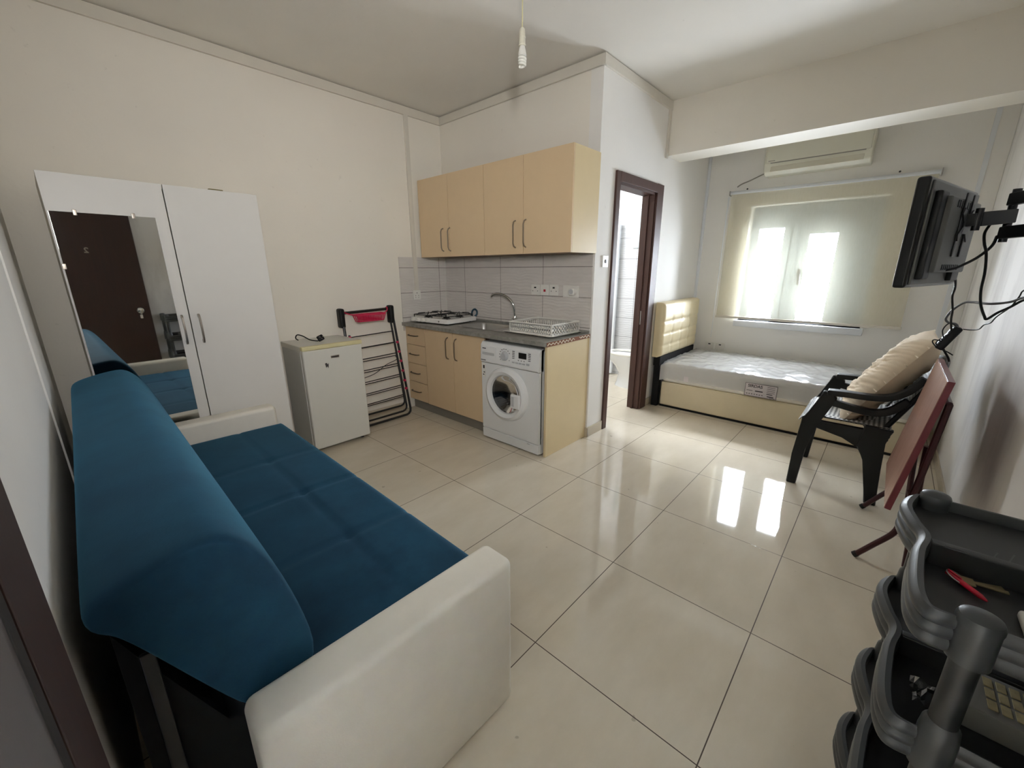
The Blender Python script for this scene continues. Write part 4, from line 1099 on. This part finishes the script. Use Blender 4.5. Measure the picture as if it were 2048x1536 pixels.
# ------------------------------------------------------------------ plastic shelf trolley
def trolley():
    X0, X1, YF, YB = .775, 1.225, -.105, -.435
    t = thing('storage_trolley', 'charcoal plastic four-tier shelf trolley against the right wall', 'trolley', (1.0, -.27, 0))
    tops = (.885, .665, .445, .225)
    # plan outline of a tray: long edge notched in the middle, corners drawn in round the poles
    def outline(o):
        p = [(1.205, YB-o), (1.228+o*.5, YB+.03), (1.230+o*.5, -.175), (1.228+o*.5, -.128+o*.3), (1.205, -.112+o), (1.15, -.103+o), (1.085, -.114+o), (1.045, -.126+o), (1.015, -.126+o), (.965, -.117+o), (.87, -.112+o), (.815, -.116+o*.9), (.792-o*.7, -.130+o*.5), (.796-o*.4, -.165), (.800-o*.3, -.20), (.800-o*.3, YB+.03), (.815, YB-o)]
        return p
    def ring(o):
        p = outline(o); n = len(p); q = []
        for i in range(n):
            a, b_, c, d = [Vector((*p[(i+k) % n], 0)) for k in (-1, 0, 1, 2)]
            for k in range(4):
                t_ = k/4; q.append(.5*((2*b_)+(c-a)*t_+(2*a-5*b_+4*c-d)*t_*t_+(3*b_-a-3*c+d)*t_**3))
        return [(v.x, v.y) for v in q]
    poles = ((.802, -.178), (1.224, -.152), (.802, -.410), (1.224, -.410))
    for z in tops:
        b = MB()
        prof = [(-.012, -.064), (-.002, -.064)]
        for k in range(3):
            for q in range(7): prof.append((.0005+.0075*math.sin(PI*q/6)**.55, -.062+.020*k+.0196*q/6))
        prof += [(-.002, .0005), (-.010, .0), (-.012, -.006), (-.0125, -.030)]
        rings = [[(x, y, z+h) for x, y in ring(o)] for o, h in prof]
        V = [[b.v(p) for p in r] for r in rings]; m = len(V[0])
        for A, B in zip(V, V[1:]):
            for j in range(m): b.face([A[j], A[(j+1) % m], B[(j+1) % m], B[j]])
        tr = obj('tray', b, 'char_plastic', t, angle=50)
        b = MB(); inner = ring(-.011); cut = next(i for i in range(8, 60) if inner[i][0] < 1.03)
        
        def deck(poly, zz):
            b.face([b.v((x, y, zz)) for x, y in poly]); b.face([b.v((x, y, zz-.004)) for x, y in poly][::-1])
        fx = 1.03
        farp = [(fx, YB+.011)]+inner[0:cut]+[(fx, -.137)]
        nearp = [(fx, -.137)]+inner[cut:]+[(fx, YB+.011)]
        deck(farp, z-.022); deck(nearp, z-.050)
        obj('tray_floor', b, 'char_dark', tr, smooth=False)
        b = MB().box(fx-.010, fx+.010, YB+.012, -.138, z-.052, z-.006, .004)
        obj('tray_divider', b, 'char_dark', tr)
        b = MB()
        for k in range(7):
            yy = -.22-.022*k
            b.bar([(1.05+.012*k, yy, z-.0215), (1.09+.012*k, yy-.012, z-.0215)], .002, .0015)
        for k in range(6):
            yy = -.23-.03*k
            b.bar([(.83, yy, z-.0495), (.86, yy-.02, z-.0495)], .003, .002)
        obj('tray_pattern', b, 'char_plastic', tr)
    for x, y in poles:
        p = obj('pole', MB().cyl((x, y, 0), (x, y, .878), .0175, n=18), 'char_dark', t)
        obj('pole_cap', MB().lathe([(.0, .008), (.014, .0068), (.023, .002), (.0255, -.004), (.0255, -.012), (.0195, -.014)], (x, y, .893), 'z', 24), 'char_plastic', p)
        for z in tops:
            obj('sleeve', MB().lathe([(.0178, .03 if z < .8 else .002), (.0225, .022 if z < .8 else .002), (.0245, 0), (.025, -.066), (.0178, -.068)], (x, y, z), 'z', 20, caps=False), 'char_plastic', p)
    # things lying on it
    zf = .885-.050
    m = basis((0, 0, 0), (1, 0, 0), (0, 1, 0))
    t = thing('ballpoint_pen', 'red ballpoint pen lying on the top tray of the trolley', 'pen', (.88, -.16, zf))
    a, c = Vector((.925, -.150, zf+.006)), Vector((.835, -.186, zf+.006)); d = c-a
    a, c = PEN
    d = c-a
    obj('barrel', MB().tube([a, a+d*.85, c], [.0045, .0045, .0015], 12), 'red_plastic', t)
    obj('clip', MB().bar([a+Vector((0, 0, .006)), a+d*.35+Vector((0, 0, .006))], .003, .0015), 'red_plastic', t)
    t = thing('key_ring', 'bunch of two brass keys on a ring beside the red pen', 'keys', (.9, -.17, zf))
    kx, ky = KEY
    ring = [(kx+.014*math.cos(2*PI*k/20), ky+.014*math.sin(2*PI*k/20), zf+.010+.006*math.sin(2*PI*k/20)) for k in range(20)]
    obj('ring', MB().tube(ring, .0012, 6, closed=True), 'steel', t)
    for a in (-62, -78):
        b = MB().box(0, .022, -.011, .011, -.001, .001, .001).box(.02, .062, -.004, .004, -.001, .001)
        b.xf(Matrix.Translation((kx, ky, zf+.005 if a == -62 else zf+.009)) @ Matrix.Rotation(R(a-90+KEYROT), 4, 'Z'))
        obj('key', b, 'brass', t)
    t = thing('handheld_gadget', 'white gadget with a dark face at the right edge of the top tray', 'gadget', (.82, -.23, zf))
    gx, gy = GAD
    obj('shell', MB().box(gx-.035, gx+.035, gy-.07, gy+.0, zf, zf+.016, .006, 3), 'white_plastic', t)
    obj('face', MB().box(gx-.028, gx+.028, gy-.064, gy-.008, zf+.0155, zf+.017, .001), 'black_gloss', t)
    zf2 = .665-.05
    t = thing('grey_packet', 'grey packet with a straw weave pattern on the second tray', 'packet', (.93, -.26, zf2))
    obj('packet_body', MB().box(.905, 1.01, -.40, -.205, zf2, zf2+.045, .004), 'grey_box', t)
    b = MB()
    for i in range(3):
        for j in range(9): b.box(.922+.027*i, .944+.027*i, -.385+.016*j, -.373+.016*j, zf2+.0445, zf2+.047, .001)
    obj('weave_panel', b, 'straw', t)
    z2 = .665-.022
    b = MB()
    def scrap(u, v):
        x = .88+.07*u; y = -.155-.06*v
        return x, y, .632+.03*noise.noise((x*40, y*40, 4))
    b.sheet(10, 10, scrap)
    tag(obj('plastic_scrap', b, 'clear_scrap', smooth=False), 'crumpled scrap of clear plastic on the second tray behind the near pole', 'plastic')
    b = MB().ball((1.12, -.30, .665+.028), .04, 10, (1.2, 1, 1))
    tag(obj('dark_pouch', b, 'black_plastic'), 'small round black pouch on the second tray, seen in the mirror', 'pouch')
PEN = (Vector((.990, -.164, .846)), Vector((.945, -.209, .841))); KEY = (.984, -.176); KEYROT = 84; GAD = (.907, -.240)
trolley()

# ------------------------------------------------------------------ what shows of the bathroom
def bathroom():
    t = thing('toilet', 'white ceramic toilet seen through the bathroom doorway', 'toilet', (4.52, 2.16, 0))
    cx, cy = 4.50, 2.22
    def loop(rx, ry, z, dy=0): return [(cx+rx*math.cos(2*PI*k/28), cy+dy+ry*math.sin(2*PI*k/28), z) for k in range(28)]
    obj('pedestal', MB().ring_sweep([loop(.115, .20, 0, -.06), loop(.105, .18, .06, -.06), loop(.09, .15, .16, -.05), loop(.11, .17, .24, -.02), loop(.16, .23, .32, 0), loop(.18, .255, .38, .0), loop(.18, .255, .395, .0)]), 'ceramic', t)
    b = MB(); A = [loop(.185, .26, .396), loop(.19, .265, .408), loop(.185, .26, .418), loop(.12, .19, .418, .02), loop(.115, .185, .400, .02)]
    obj('seat_ring', b.ring_sweep(A, caps=False), 'white_plastic', t)
    obj('cistern', MB().box(cx-.18, cx+.18, 1.82, 1.98, .40, .78, .02, 3), 'ceramic', t)
    t = thing('shower_screen', 'white framed shower screen seen through the bathroom doorway', 'shower screen', (4.86, 2.9, 0))
    obj('screen_frame', MB().box(4.86, 4.90, 2.63, 2.665, .02, 1.95, .004).box(4.86, 4.90, 2.665, 3.48, 1.90, 1.95, .004).box(4.86, 4.90, 2.665, 3.48, .02, .08, .004).box(4.865, 4.895, 3.05, 3.08, .08, 1.90), 'pvc', t)
    obj('screen_glass', MB().box(4.878, 4.882, 2.665, 3.48, .08, 1.90), 'glass_frost', t)
    t = MB().box(-.10, .10, -.006, .006, -.20, .20, .002); t.xf(Matrix.Translation((4.915, 2.385, 1.83)) @ Matrix.Rotation(R(-86), 4, 'Z') @ Matrix.Rotation(R(9), 4, 'X'))
    tag(obj('bathroom_mirror', t, 'mirror_blue'), 'pale blue tilted mirror glimpsed high inside the bathroom doorway', 'mirror')
bathroom()
